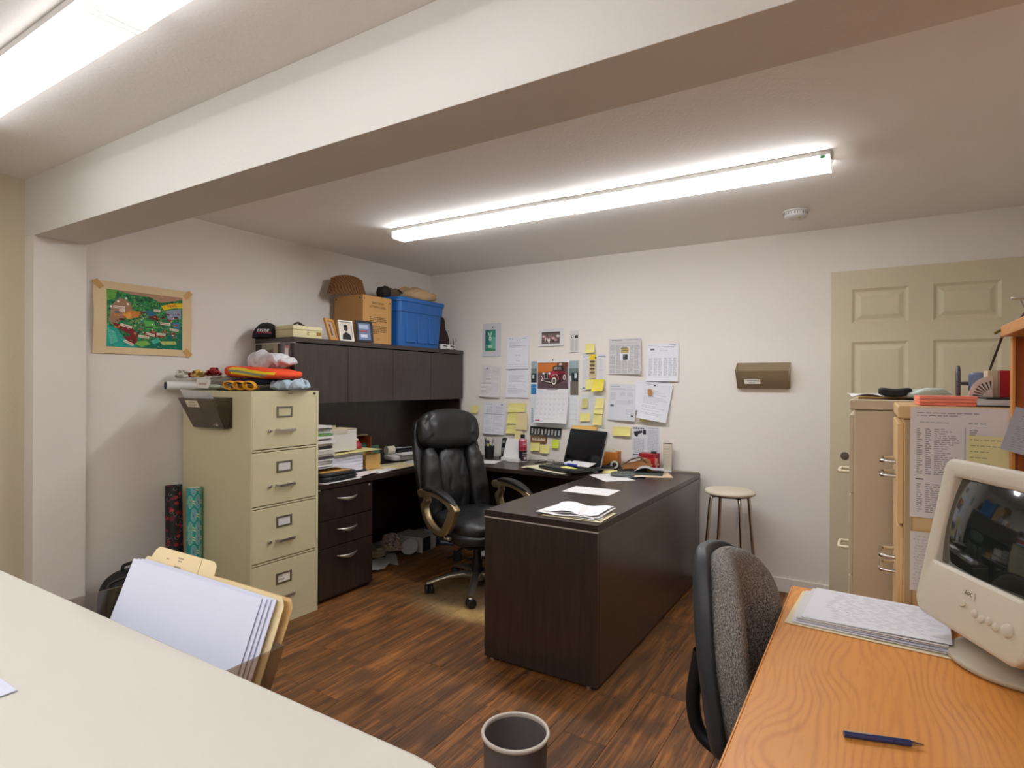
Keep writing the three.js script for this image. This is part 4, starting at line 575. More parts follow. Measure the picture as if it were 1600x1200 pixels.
// ---------- on the desk bridge and return ----------
const T = 0.7405;
function flat(name, label, x, z, w, h, mat, turn = 0, y = T, o = {}) { return one(name, lay(sheet(w, h, o.bend, o.t || 0.0008, 8, 8)), mat, label, o.cat || 'paper', [x, y, z], [0, turn, 0], o.group); }
{
  const t = thing('pencil_cup', 'black mesh pencil cup on the desk beside the hutch', 'pencil cup', [0.765, T, 0.13]);
  const m = S(0x1b1a18, 0.5, { transparent: false });
  part('cup', lathe([[0, 0.001], [0.036, 0.001], [0.037, 0], [0.043, 0.098], [0.0445, 0.098], [0.0445, 0.1], [0.042, 0.1], [0.035, 0.003], [0, 0.003]], 32), m, t);
}
const penSpots = [['marker', 'violet marker in the black mesh pencil cup', 0x57458f, -0.03, 0.01, -0.3, 0.17, 0.008], ['pen', 'white and purple pen leaning left in the mesh pencil cup', 0xc9bfd8, -0.02, -0.012, -0.42, 0.165, 0.005], ['highlighter', 'fat yellow-green highlighter in the mesh pencil cup', 0xcfd62e, 0.004, 0.014, -0.1, 0.155, 0.011], ['pencil', 'dark pencil standing in the mesh pencil cup', 0x7d5a3a, 0.0, -0.014, -0.15, 0.18, 0.004], ['pen', 'blue-grey pen leaning right in the mesh pencil cup', 0x9fb0c4, 0.022, 0.0, 0.35, 0.165, 0.005], ['highlighter', 'green highlighter in the mesh pencil cup', 0x86b030, 0.018, 0.018, 0.14, 0.115, 0.010]];
for (const [n, l, c, x, z, lean, L, r] of penSpots) { const t = thing(n, l, n, [0.765 + x * 0.5, T + 0.004, 0.13 + z], 0); t.rotation.z = -lean * 0.5; part('barrel', lathe([[0, 0], [r, 0], [r, L * 0.72], [r * 0.9, L * 0.74], [0, L * 0.74]], 14), S(c, 0.4), t); part('tip', lathe([[r * 0.8, L * 0.74], [r * 0.7, L * 0.86], [r * 0.3, L], [0, L]], 12), S(n === 'pencil' ? 0xd9b58a : 0x2a2733, 0.4), t); }
{
  const t = thing('cordless_phone', 'black and silver cordless phone standing in its charger', 'phone', [0.925, T, 0.145]); t.rotation.y = 0.1;
  part('charger', puff(0.075, 0.03, 0.075, 5, 8, (q) => { q.y += 0.0145; }), blackP, t);
  const h = part('handset', puff(0.05, 0.165, 0.028, 5, 12, (q, a) => { q.x *= 1 - 0.06 * a.y; q.y += 0.095; q.z += -0.12 * (q.y - 0.09); }), blackP, t);
  const hp = (w, hh, y, m, n, zz = 0.0152) => { const g = B(w, hh, 0.002, 0, y, zz - 0.12 * (y - 0.09), 0.0005); return part(n, g, m, h); };
  hp(0.036, 0.07, 0.062, S(0x9c9d9e, 0.35, { metalness: 0.6 }), 'keypad_plate', 0.0148); hp(0.032, 0.03, 0.14, S(0x7f8a86, 0.2), 'display', 0.0138);
  for (let r = 0; r < 4; r++) for (let c = 0; c < 3; c++) part('key', B(0.008, 0.0065, 0.002, -0.011 + c * 0.011, 0.04 + r * 0.012, 0.0162 - 0.12 * (0.04 + r * 0.012 - 0.09), 0.0006), blackP, h);
  part('navigation_key', B(0.014, 0.012, 0.003, 0, 0.1, 0.0155 - 0.0012, 0.003), blackP, h);
}
{
  const t = thing('memo_block', 'white sloping desk calendar block on a white base', 'desk calendar', [1.04, T, 0.15], 0.06);
  part('base', BB(-0.095, 0.095, 0, 0.03, -0.07, 0.085, 0.003), white, t);
  const b = ext([[-0.06, 0.03], [0.06, 0.03], [-0.005, 0.17], [-0.015, 0.17]], 0.17, 0.002); b.rotateY(-Math.PI / 2); b.translate(0.085, 0, 0); part('pad', b.applyMatrix4(new THREE.Matrix4().makeScale(1, 1, 1)), whiteP, t);
  part('tray', BB(-0.02, 0.09, 0.0, 0.026, 0.086, 0.125, 0.003), white, t);
}
{
  const t = thing('spray_can', 'red and black aerosol can with a black cap on the desk', 'spray can', [1.135, T, 0.20]);
  const ct = cv(256, 256, (x) => { x.fillStyle = '#1e1a22'; x.fillRect(0, 0, 256, 256); x.fillStyle = '#b2485a'; x.fillRect(0, 0, 256, 120); x.fillStyle = '#8e2337'; x.fillRect(0, 70, 256, 40); x.fillStyle = '#d8b9bd'; for (const X of [20, 150]) { x.fillRect(X, 20, 60, 8); x.fillRect(X + 4, 36, 44, 6); x.fillRect(X, 150, 70, 5); x.fillRect(X, 176, 60, 4); x.fillRect(X + 14, 196, 30, 30); } x.fillStyle = '#c7c0c4'; x.fillRect(0, 248, 256, 8); });
  part('body', new THREE.CylinderGeometry(0.0335, 0.0335, 0.165, 36, 1).translate(0, 0.0855, 0), S(0xffffff, 0.3, { map: ct }), t); part('base_rim', lathe([[0, 0], [0.033, 0], [0.0345, 0.002], [0.0335, 0.005]], 32), silver, t);
  part('shoulder', lathe([[0.0335, 0.168], [0.034, 0.171], [0.03, 0.18], [0.022, 0.188], [0.018, 0.19]], 32), S(0xc38a92, 0.3, { metalness: 0.4 }), t); part('cap', lathe([[0.0175, 0.188], [0.018, 0.215], [0.016, 0.219], [0, 0.22]], 28), blackP, t);
}
flat('paper_sheet', 'white sheet lying at the desk corner beside the black chair', 0.86, 0.375, 0.27, 0.20, whiteP, 0.25);
{ // eyeglasses and cable near the laptop
  const t = thing('eyeglasses', 'thin dark eyeglasses lying behind the laptop corner', 'glasses', [1.37, T, 0.24], 0.5), m = S(0x2a2420, 0.4);
  for (const s of [-1, 1]) { part('rim', Tb(smooth([[-0.024, -0.014], [0.024, -0.016], [0.026, 0.014], [-0.022, 0.016]], 24).map(([x, y]) => [x + s * 0.034, y + 0.019, 0]), 0.0018, 48, 6, true), m, t); part('temple', Tb([[s * 0.06, 0.03, 0], [s * 0.064, 0.03, -0.06], [s * 0.06, 0.008, -0.13]], 0.0016, 20, 6), m, t); }
  part('bridge', Tb([[-0.01, 0.024, 0], [0, 0.028, 0.003], [0.01, 0.024, 0]], 0.0016, 10, 6), m, t);
}
one('charging_cable', Tb([[1.30, T + 0.004, 0.12], [1.27, T + 0.004, 0.22], [1.32, T + 0.004, 0.30], [1.41, T + 0.004, 0.28], [1.45, T + 0.004, 0.19], [1.5, T + 0.004, 0.12]], 0.003, 60, 8), blackP, 'thin black cable curled on the desk by the eyeglasses', 'cable');
{ // folder with papers under the laptop
  const t = thing('folder', 'dark folder bulging with papers under the laptop', 'folder', [1.60, T, 0.47], -0.347);
  part('cover', lay(sheet(0.46, 0.30, (u, v) => 0.006 * Math.sin(u * 3) + 0.003, 0.003, 10, 6)), S(0x2b2a26, 0.6), t);
  part('paper', lay(sheet(0.42, 0.27, (u, v) => 0.012 + 0.004 * Math.sin(u * 5 + 1), 0.004, 10, 6)).translate(-0.02, 0, 0.01), S(0xd9d3b4, 0.8), t);
}
flat('paper_sheet', 'white sheet poking out in front of the laptop folder', 1.56, 0.585, 0.26, 0.05, whiteP, -0.347, T, { t: 0.001 });
flat('paper_sheet', 'cream paper corner poking out left of the laptop folder', 1.372, 0.45, 0.10, 0.16, cream, -0.2, T, { bend: (u, v) => 0.008 * (1 - u) });
{
  const t = thing('laptop', 'open black laptop with a silver edge on the desk', 'laptop', [1.69, T + 0.022, 0.49], -0.347);
  const W = 0.375, D = 0.25;
  part('base', B(W, 0.02, D, 0, 0.01, 0, 0.005, 'y', 2), S(0x2a2c2d, 0.4), t);
  part('keyboard', B(W - 0.05, 0.002, 0.105, 0, 0.0212, -0.045, 0.0008), S(0x121314, 0.5), t);
  part('touchpad', B(0.09, 0.0012, 0.055, -0.02, 0.0207, 0.075, 0.0005), S(0x3b3d3f, 0.35), t);
  const lid = new THREE.Group(); lid.position.set(0, 0.018, -D / 2 + 0.004); lid.rotation.x = -0.30; lid.updateMatrix(); const put = (g) => { g.applyMatrix4(lid.matrix); return g; };
  const rr = (w, h, r) => { const o = []; for (const [sx, sy, a0] of [[1, 1, 0], [-1, 1, 1], [-1, -1, 2], [1, -1, 3]]) for (let i = 0; i <= 5; i++) { const a = (a0 + i / 5) * Math.PI / 2; o.push([sx * (w / 2 - r) + Math.cos(a) * r, h / 2 + sy * (h / 2 - r) + Math.sin(a) * r]); } return o; };
  const lg = ext(rr(W, 0.258, 0.012), 0.008, 0.0015); lg.translate(0, 0.004, -0.010); part('lid', put(lg), S(0xa9a7a2, 0.35, { metalness: 0.5 }), t, 'silver-edged lid');
  const bz = ext(rr(W - 0.004, 0.254, 0.011), 0.0012, 0.0004); bz.translate(0, 0.006, -0.0002); part('bezel', put(bz), blackP, t);
  part('screen', put(B(W - 0.036, 0.208, 0.0012, 0, 0.140, 0.0022, 0)), new THREE.MeshPhysicalMaterial({ color: 0x101112, roughness: 0.1, clearcoat: 1, clearcoatRoughness: 0.05 }), t, 'dark glossy screen');
  for (const s of [-1, 1]) part('hinge', rod([s * 0.12 - 0.025, 0.02, -D / 2 + 0.003], [s * 0.12 + 0.025, 0.02, -D / 2 + 0.003], 0.006), blackP, t);
}
const LT = T + 0.0455;
flat('note_paper', 'grey-white folded paper lying on the laptop keyboard', 1.765, 0.445, 0.20, 0.085, S(0xd4d2d2, 0.8), -0.25, LT, { bend: (u, v) => 0.02 * v + 0.002, t: 0.002 });
flat('note_paper', 'small crumpled white paper at the laptop hinge', 1.648, 0.40, 0.09, 0.06, whiteP, -0.4, LT, { bend: (u, v) => 0.012 * v + 0.004 * Math.sin(u * 7), t: 0.001 });
{ const t = thing('marker', 'blue marker lying on the laptop keyboard', 'marker', [1.735, LT + 0.011, 0.515], -0.28); part('barrel', rod([-0.05, 0, 0], [0.045, 0, 0], 0.009), S(0x2c3f9c, 0.35), t); part('end_cap', rod([0.0455, 0, 0], [0.066, 0, 0], 0.0085, 0.006), white, t); part('cap', rod([-0.08, 0, 0], [-0.0505, 0, 0], 0.008, 0.0095), S(0xb9c4e6, 0.35), t); }
flat('sticky_note', 'yellow sticky note on the front edge of the laptop', 1.73, 0.60, 0.085, 0.05, yellowS, -0.3, LT, { cat: 'sticky note', bend: (u, v) => 0.002 + 0.004 * v });
flat('sticky_note', 'small lime note beside the yellow note on the laptop', 1.79, 0.615, 0.03, 0.04, limeS, -0.5, LT, { cat: 'sticky note', bend: (u, v) => 0.002 });
flat('sticky_note_pad', 'yellow sticky note pad right of the laptop', 1.95, 0.36, 0.095, 0.075, yellowS, 0.2, T, { cat: 'note pad', t: 0.012, bend: (u, v) => 0.006 * u * v });
flat('paper_sheet', 'white sheet under the green calculator', 2.03, 0.545, 0.30, 0.21, whiteP, -0.75);
flat('paper_sheet', 'white paper with a bent edge between the calculator and the pouch', 2.15, 0.44, 0.16, 0.12, S(0xd6d6dc, 0.8), 0.4, T + 0.001, { bend: (u, v) => 0.012 * u * (1 - v) });
{
  const t = thing('calculator', 'grey-green desk calculator lying on a white sheet', 'calculator', [2.075, T + 0.003, 0.44], 0.3);
  part('case', puff(0.16, 0.02, 0.115, 6, 8, (q) => { q.y += 0.01; }), S(0x59605e, 0.45), t); part('display', BB(-0.06, 0.06, 0.0195, 0.021, -0.045, -0.02, 0.0005), S(0x7f8f86, 0.25), t);
  for (let r = 0; r < 4; r++) for (let c = 0; c < 5; c++) part('key', BB(-0.06 + c * 0.025, -0.042 + c * 0.025, 0.0195, 0.0222, -0.01 + r * 0.014, r * 0.014, 0.001), S(0x3d4442, 0.5), t);
}
{
  const t = thing('wooden_box', 'small open wooden box behind the laptop', 'box', [1.845, T, 0.13], 0.12), m = S(0xe8c08a, 0.6, { map: oakTex });
  part('front', BB(-0.08, 0.08, 0.0, 0.125, 0.05, 0.056, 0.001), m, t); part('back', BB(-0.08, 0.08, 0, 0.125, -0.056, -0.05, 0.001), m, t); for (const s of [-1, 1]) part('side', BB(s * 0.077 - 0.003, s * 0.077 + 0.003, 0, 0.125, -0.0495, 0.0495, 0.001), m, t); part('bottom', BB(-0.073, 0.073, 0, 0.005, -0.0495, 0.0495, 0), m, t);
}
one('cloth_rag', puff(0.12, 0.05, 0.08, 2.4, 14, (q) => { q.y += crumple(q, 0.02, 30); }), S(0xb7b2a2, 0.9), 'pale crumpled wrapper in the wooden box behind the laptop', 'wrapper', [1.845, T + 0.118, 0.13]);
{
  const t = thing('tape_dispenser', 'black tape dispenser between the laptop and the wooden box', 'tape dispenser', [1.90, T, 0.245], 0.3);
  part('body', ext(smooth([[-0.075, 0], [0.07, 0], [0.075, 0.025], [0.05, 0.06], [0.02, 0.058], [-0.03, 0.03], [-0.07, 0.028]], 40), 0.045, 0.004).translate(0, 0.003, -0.022), blackP, t);
  part('tape_roll', new THREE.TorusGeometry(0.022, 0.008, 10, 28).translate(0.035, 0.045, 0.032), S(0xcfc8b8, 0.4), t);
}
{
  const t = thing('stapler', 'small black and silver stapler in front of the tape dispenser', 'stapler', [1.90, T, 0.315], 0.2);
  part('base', BB(-0.06, 0.06, 0, 0.008, -0.014, 0.014, 0.003), blackP, t); part('magazine', BB(-0.055, 0.055, 0.012, 0.022, -0.008, 0.008, 0.002), silver, t); part('top_arm', puff(0.12, 0.02, 0.026, 4, 8, (q) => { q.y += 0.032; }), blackP, t); part('hinge', BB(-0.055, -0.04, 0.006, 0.036, -0.009, 0.009, 0.002), blackP, t);
}
{
  const t = thing('leather_pouch', 'open black and tan leather pouch on the desk', 'pouch', [2.09, T, 0.26], 0.4);
  part('base', puff(0.24, 0.028, 0.15, 3, 14, (q, a) => { q.y += 0.014 + 0.004 * N64(q.x * 40, q.z * 40); }), S(0x1b1916, 0.5), t, 'black underside');
  part('flap', lay(sheet(0.20, 0.15, (u, v) => 0.028 + 0.05 * Math.pow(v, 1.3) * (0.6 + 0.5 * u) + 0.008 * Math.sin(u * 6 + v * 3), 0.004, 14, 12)).translate(0.02, 0, -0.02), S(0x8a5a2c, 0.6), t, 'tan inner flap');
  part('strap', Tb([[-0.08, 0.05, -0.02], [-0.02, 0.085, -0.06], [0.05, 0.1, -0.07], [0.09, 0.07, -0.04]], 0.006, 24, 8), S(0x5b4630, 0.6), t);
}
flat('plastic_sleeve', 'grey-white plastic sleeve lying over the leather pouch', 2.20, 0.26, 0.20, 0.11, S(0xc6cdd2, 0.35), 0.3, T + 0.022, { bend: (u, v) => 0.028 * Math.sin(Math.min(1, u * 1.6) * 2.6), t: 0.002, cat: 'sleeve' });
one('folder', lay(sheet(0.28, 0.20, null, 0.006, 4, 4)), S(0x4b5654, 0.6), 'dark green folder under the plastic sleeve', 'folder', [2.16, T + 0.008, 0.285], [0, 0.25, 0]);
one('folder', lay(sheet(0.29, 0.21, null, 0.006, 4, 4)), S(0xe3c9a8, 0.8), 'pale peach folder under the plastic sleeve at the desk end', 'folder', [2.215, T + 0.001, 0.31], [0, 0.45, 0]);
{
  const t = thing('red_tin', 'small red tin with a cream front by the wall', 'tin', [2.145, T, 0.095], -0.1);
  const tex = cv(160, 160, (x) => { x.fillStyle = '#b8202a'; x.fillRect(0, 0, 160, 160); x.fillStyle = '#e5d6b4'; x.fillRect(30, 30, 46, 110); x.fillRect(96, 86, 40, 18); x.fillStyle = '#4a3a22'; x.fillRect(48, 50, 8, 80); x.fillStyle = '#efe7dc'; x.fillRect(0, 20, 14, 70); x.fillStyle = '#5a1420'; x.fillRect(14, 10, 140, 8); });
  const bx = new THREE.BoxGeometry(0.125, 0.115, 0.08); bx.translate(0, 0.0575, 0); part('body', bx, S(0xffffff, 0.4, { map: tex }), t); part('lid', BB(-0.064, 0.064, 0.1155, 0.128, -0.042, 0.042, 0.004), S(0x9c2330, 0.4), t); part('cap', lathe([[0.02, 0], [0.02, 0.012], [0.012, 0.014], [0, 0.014]], 20), blackP, t).position.set(0.035, 0.1285, 0);
}
{
  const t = thing('sample_tower', 'narrow clear stand holding a column of rings at the wall', 'stand', [2.27, T, 0.06]);
  part('back', BB(-0.03, 0.03, 0.0, 0.20, -0.012, -0.008, 0.001), S(0xa89a84, 0.4), t); for (const s of [-1, 1]) part('rail', BB(s * 0.0285 - 0.002, s * 0.0285 + 0.002, 0, 0.2, -0.0075, 0.012, 0.001), S(0xd6cab4, 0.4), t); for (let i = 0; i < 18; i++) part('ring', BB(-0.026, 0.026, 0.011 + i * 0.0105, 0.018 + i * 0.0105, -0.0075, 0.010, 0.001), S(0xe6dcc8, 0.5), t);
  part('top_edge', BB(-0.03, 0.03, 0.201, 0.205, -0.012, 0.012, 0.001), S(0x6d5f50, 0.5), t); part('foot', BB(-0.036, 0.036, 0, 0.01, 0.0125, 0.03, 0.002), white, t);
}
{ const t = thing('clear_ruler', 'pale metal ruler lying along the back of the desk', 'ruler', [2.405, T, 0.055], 0.0); part('blade', BB(-0.095, 0.085, 0, 0.012, -0.012, 0.015, 0.001), S(0x9d9183, 0.35, { metalness: 0.4 }), t); part('end_piece', BB(0.0, 0.08, 0.0125, 0.017, -0.008, 0.01, 0.001), S(0xd4cdc2, 0.4), t); }
flat('paper_sheet', 'single white sheet alone in the middle of the large dark desk', 2.125, 1.075, 0.285, 0.205, whiteP, 0.03, T + 0.001);
for (let i = 0; i < 5; i++) flat('paper_sheet', ['bottom cream sheet of the paper pile at the desk end', 'white sheet second from the bottom of the pile at the desk end', 'middle white sheet of the pile at the desk end', 'wavy white sheet second from the top of the pile at the desk end', 'top wavy white sheet of the pile at the desk end'][i], 2.318 + [0.012, -0.02, 0.0, 0.005, -0.005][i], 1.655 + [0.02, 0.005, 0.01, -0.005, -0.012][i], [0.30, 0.31, 0.29, 0.285, 0.28][i], [0.225, 0.22, 0.22, 0.215, 0.21][i], i === 0 ? cream : i === 4 ? pm(docTex('blank', 61, '#e4e4ec')) : whiteP, [0.05, -0.05, 0.12, 0.02, 0.03][i], T + 0.001 + i * 0.0034, { bend: (u, v) => 0.0008 + i * 0.0016 * (1 + Math.sin(u * 9 + v * 2 + i)), t: 0.0012 });

// ---------- on the credenza ----------
{
  const t = thing('portfolio_case', 'black zipped portfolio case on a white folder at the credenza end', 'case', [0.50, T + 0.006, 1.642], 0.02);
  part('shell', puff(0.31, 0.034, 0.30, 6, 12, (q) => { q.y += 0.018; }), S(0x202226, 0.5), t); part('zip_band', puff(0.315, 0.006, 0.305, 8, 8, (q) => { q.y += 0.018; }), blackP, t);
  part('lower_shell', puff(0.305, 0.022, 0.295, 6, 12, (q) => { q.y += 0.043; }), S(0x2a2c31, 0.45), t);
}
one('folder', lay(sheet(0.32, 0.31, null, 0.004, 3, 3)), whiteP, 'white folder under the black portfolio case', 'folder', [0.507, T + 0.001, 1.642], [0, 0.02, 0]);
one('envelope', lay(sheet(0.27, 0.23, (u, v) => 0.003 * Math.sin(u * 6), 0.006, 8, 6)), S(0xcfa05c, 0.8), 'brown envelope on top of the black portfolio case', 'envelope', [0.49, T + 0.062, 1.66], [0, -0.08, 0]);
one('paper_sheet', lay(sheet(0.25, 0.22, (u, v) => 0.016 * Math.pow(u, 3) + 0.003, 0.001, 8, 6)), whiteP, 'curled white sheet on the brown envelope', 'paper', [0.48, T + 0.071, 1.67], [0, 0.06, 0]);
{ // tall pile right behind the filing cabinet edge
  const cols = [0xd9d6d2, 0xb9b4ac, 0xe2dfdb, 0x55504c, 0xd6d2ca, 0xc9c4ba, 0xe6e3e0, 0x3f3d3b, 0xcfc9bd, 0xdedcda, 0x8e8577, 0xe3e1de, 0x5d8f45, 0xd9d9d6, 0x6a655e, 0xdcdad4];
  const words = ['white', 'grey', 'white', 'dark', 'cream', 'grey', 'white', 'black', 'cream', 'white', 'brown', 'white', 'green', 'white', 'dark grey', 'pale'];
  const ORD = ['first', 'second', 'third', 'fourth', 'fifth', 'sixth', 'seventh', 'eighth', 'ninth', 'tenth', 'eleventh', 'twelfth', 'thirteenth', 'fourteenth', 'fifteenth', 'topmost'];
  let y = T + 0.09; const r = rng(51);
  cols.forEach((c, i) => { const th = [0.012, 0.02, 0.006, 0.014][i % 4]; one(i % 3 ? 'magazine' : 'paper_pad', lay(sheet(0.21 + r() * 0.04, 0.15 + r() * 0.02, (u, v) => 0.001 * Math.sin(u * 4 + i), th, 4, 4)), S(c, 0.75), `${words[i]} ${i % 3 ? 'magazine' : 'pad'}, ${ORD[i]} from the bottom of the tall messy pile beside the cabinet`, 'magazine', [0.42 + r() * 0.03, y, 1.705 + (r() - 0.5) * 0.02], [0, (r() - 0.5) * 0.25, 0], 'tall pile of papers on the credenza'); y += th + 0.0035; });
}
{
  const t = thing('document_box', 'cream cardboard document box standing on the credenza papers', 'box', [0.39, T + 0.165, 1.475], 0.04);
  part('front', BB(0.088, 0.092, 0.0, 0.142, -0.115, 0.115, 0.001), S(0xd9d3cc, 0.7), t); part('back', BB(-0.112, -0.108, 0, 0.16, -0.115, 0.115, 0.001), S(0xd9c9a0, 0.7), t); for (const s of [-1, 1]) part('side', BB(-0.1075, 0.0875, 0, 0.145, s * 0.113 - 0.002, s * 0.113 + 0.002, 0.001), S(0xd2c6ae, 0.7), t); part('bottom', BB(-0.1075, 0.0875, 0, 0.004, -0.1105, 0.1105, 0), cream, t); part('lid_flap', BB(-0.07, 0.095, 0.146, 0.149, -0.115, 0.12, 0.001), S(0xd8c8a4, 0.7), t); part('lid_lip', BB(0.0925, 0.095, 0.120, 0.1455, -0.03, 0.12, 0.0005), S(0xc9bfae, 0.7), t);
}
one('folder', lay(sheet(0.26, 0.46, (u, v) => 0.003 * Math.sin(v * 3) , 0.003, 6, 6)), S(0xd6cc86, 0.7), 'yellow folder lying between the document box and the white paper stack', 'folder', [0.40, T + 0.1495, 1.385], [0, 0.03, 0]);
for (let i = 0; i < 6; i++) one('paper_ream', lay(sheet(0.215, 0.27, (u, v) => 0.002 * Math.sin(v * 5 + i), 0.018, 4, 6)), S([0xe2e0e6, 0xdcdbe2, 0xe6e4ea, 0xd9d9e2, 0xe0dfe6, 0xdddce6][i], 0.8), ['lowest', 'second lowest', 'third lowest', 'third highest', 'second highest', 'topmost'][i] + ' white paper bundle in the stack under the yellow folder', 'paper', [0.405 - i * 0.004, T + 0.03 + i * 0.0195, 1.465 - i * 0.004], [0, 0.02 * (i % 3 - 1), 0], 'white paper bundles under the yellow folder');
one('book', lay(sheet(0.24, 0.30, null, 0.026, 2, 2)), S(0x26302e, 0.6), 'dark green book under the stack of white paper', 'book', [0.40, T + 0.002, 1.45], [0, 0.03, 0]);
{
  const t = thing('cardboard_box', 'small open tan cardboard box on the credenza', 'box', [0.40, T + 0.01, 1.195], 0.05);
  part('front', BB(0.07, 0.073, 0, 0.105, -0.075, 0.075, 0.0005), S(0xd0a562, 0.8), t); part('back', BB(-0.073, -0.07, 0, 0.105, -0.075, 0.075, 0.0005), S(0xbd9558, 0.8), t); for (const s of [-1, 1]) part('side', BB(-0.0695, 0.0695, 0, 0.105, s * 0.0735 - 0.0015, s * 0.0735 + 0.0015, 0.0005), S(0xc39a58, 0.8), t); part('bottom', BB(-0.0695, 0.0695, 0, 0.003, -0.0715, 0.0715, 0), card, t); part('flap', BB(-0.11, -0.0735, 0.1, 0.103, -0.085, 0.09, 0.0005), S(0xd9bb80, 0.8), t);
}
{
  const t = thing('wooden_organizer', 'brown wooden tray standing behind the small cardboard box', 'organizer', [0.19, T + 0.096, 1.09], 0);
  const m = S(0x9b6c38, 0.6, { map: oakTex }); part('back', BB(-0.09, -0.08, 0, 0.125, -0.12, 0.09, 0.001), m, t); part('side', BB(-0.0795, 0.04, 0, 0.12, -0.12, -0.11, 0.001), m, t); part('top', BB(-0.095, 0.0, 0.1255, 0.134, -0.125, 0.095, 0.001), S(0x8f7a56, 0.6), t); part('bottom', BB(-0.0795, 0.05, -0.01, -0.0005, -0.12, 0.09, 0.001), m, t); part('foot', BB(-0.07, 0.04, -0.095, -0.0105, -0.1, 0.07, 0.001), m, t);
}
{ const t = thing('desk_bell', 'small red bell with a pale knob on the tray', 'bell', [0.36, T + 0.157, 1.24]); part('skirt', lathe([[0, 0.001], [0.036, 0], [0.036, 0.004], [0.03, 0.03], [0.018, 0.046], [0, 0.05]], 28), S(0xa02637, 0.4), t); part('knob', new THREE.SphereGeometry(0.011, 16, 12).translate(0, 0.058, 0), S(0xdcc0a8, 0.4), t); }
one('ring_binder', BB(-0.012, 0.012, 0, 0.155, -0.06, 0.06, 0.002), S(0x2f5a47, 0.5), 'dark green binder leaning behind the cardboard box', 'binder', [0.20, T + 0.01, 0.98], [0, 0.35, 0.22]);
one('picture_card', BB(-0.003, 0.003, 0, 0.135, -0.055, 0.055, 0.001), S(0x3d6a58, 0.4), 'green card with pale edge leaning on the dark binder', 'card', [0.235, T + 0.006, 0.91], [0, 0.2, 0.2]);
one('strip_holder', lay(sheet(0.05, 0.32, null, 0.012, 3, 6)), S(0xbcb69a, 0.7), 'long pale strip holder lying along the credenza', 'holder', [0.43, T + 0.001, 1.02], [0, -0.02, 0]);
{
  const t = thing('label_printer', 'white and black label printer at the back of the credenza', 'printer', [0.26, T, 0.66], 1.35);
  part('body', puff(0.27, 0.055, 0.17, 5, 12, (q, a) => { q.y += 0.028 + 0.01 * a.x * 0; }), S(0xc4c0b8, 0.5), t); part('paper_roll', rod([-0.13, 0.085, -0.03], [-0.06, 0.085, -0.03], 0.034, 0.034, 24), S(0xcfc8b0, 0.6), t); part('top_cover', BB(-0.05, 0.13, 0.05, 0.085, -0.07, 0.02, 0.008), blackP, t); part('paper', lay(sheet(0.2, 0.1, (u, v) => 0.004 + 0.01 * v, 0.001, 4, 4)).translate(0.02, 0.05, 0.075), whiteP, t); part('handle', rod([-0.06, 0.1, 0.0], [0.13, 0.1, 0.0], 0.006), S(0x76828a, 0.4), t);
}
const CRED = [['folder', 'open manila folder on the credenza in front of the pale strip', manila, 0.50, 1.17, 0.24, 0.30, 0.05, 0], ['folder', 'second manila folder overlapping toward the black chair', manila, 0.49, 0.98, 0.23, 0.31, -0.1, 0.004], ['paper_sheet', 'pinkish-white sheets beside the black portfolio case', S(0xe3d5d6, 0.8), 0.565, 1.40, 0.15, 0.20, 0.05, 0.006], ['paper_sheet', 'grey-white printed sheet nearest the black chair on the credenza', pm(docTex('letter', 71, '#c9c9c9')), 0.50, 0.76, 0.22, 0.30, 0.2, 0.002], ['paper_sheet', 'white sheet sliding off the credenza edge by the manila folder', whiteP, 0.585, 1.19, 0.10, 0.24, 0.12, 0.003]];
for (const [n, l, m, x, z, w, h, a, dy] of CRED) flat(n, l, x, z, w, h, m, a, T + 0.001 + dy, { t: 0.002, cat: n === 'folder' ? 'folder' : 'paper', bend: (u, v) => 0.004 * u * Math.sin(v * 4 + x * 20) + 0.003 });

// ---------- under the desk ----------
{
  const t = thing('white_carton', 'white carton with a dark side on the floor under the desk', 'box', [0.30, 0, 0.54], 0.08);
  part('body', BB(-0.14, 0.14, 0, 0.12, -0.1, 0.1, 0.003), S(0xb9b6b0, 0.7), t); part('side_label', BB(0.1405, 0.1425, 0.005, 0.115, -0.02, 0.08, 0), S(0x22272c, 0.6), t); part('end_label', BB(-0.05, 0.13, 0.005, 0.115, -0.103, -0.1005, 0), S(0x2a3036, 0.6), t);
}
{
  const t = thing('manual_box', 'dark blue carton with a white label behind the chair base', 'box', [0.42, 0, 0.25], 0.2);
  part('body', BB(-0.19, 0.19, 0, 0.13, -0.1, 0.1, 0.003), S(0x28304a, 0.6), t); part('label', BB(-0.02, 0.16, 0.02, 0.10, 0.1005, 0.1015, 0), S(0x8d94a4, 0.6), t); part('end_label', BB(-0.18, -0.06, 0.01, 0.12, 0.1005, 0.1015, 0), S(0x9d9a9a, 0.6), t);
}
{ const g = sheet(0.22, 0.16, (u, v) => 0.02 * Math.sin(u * 3), 0.002, 10, 8, (x, y, u, v) => [x * (1 - 0.5 * v), y]); g.rotateX(-0.75);
  one('brochure', g, artTex(128, 96, (x) => { x.fillStyle = '#b59a92'; x.fillRect(0, 0, 128, 96); const r = rng(4); for (let i = 0; i < 70; i++) { x.fillStyle = ['#9a5c58', '#d8cfc6', '#6f5750', '#c3a07c'][i % 4]; x.fillRect(r() * 120, r() * 90, 10, 7); } }), 'crumpled pinkish brochure on the floor pile under the desk', 'brochure', [0.25, 0.085, 0.775], [0, 0.7, 0.1]); }
one('paper_plate', lathe([[0, 0], [0.05, 0], [0.066, 0.005], [0.07, 0.008], [0.066, 0.007], [0.05, 0.002], [0, 0.002]], 36).rotateX(0.8), S(0xb9b6b4, 0.7), 'round white paper plate leaning on the floor pile', 'plate', [0.385, 0.058, 0.70], [0, 0.5, 0]);
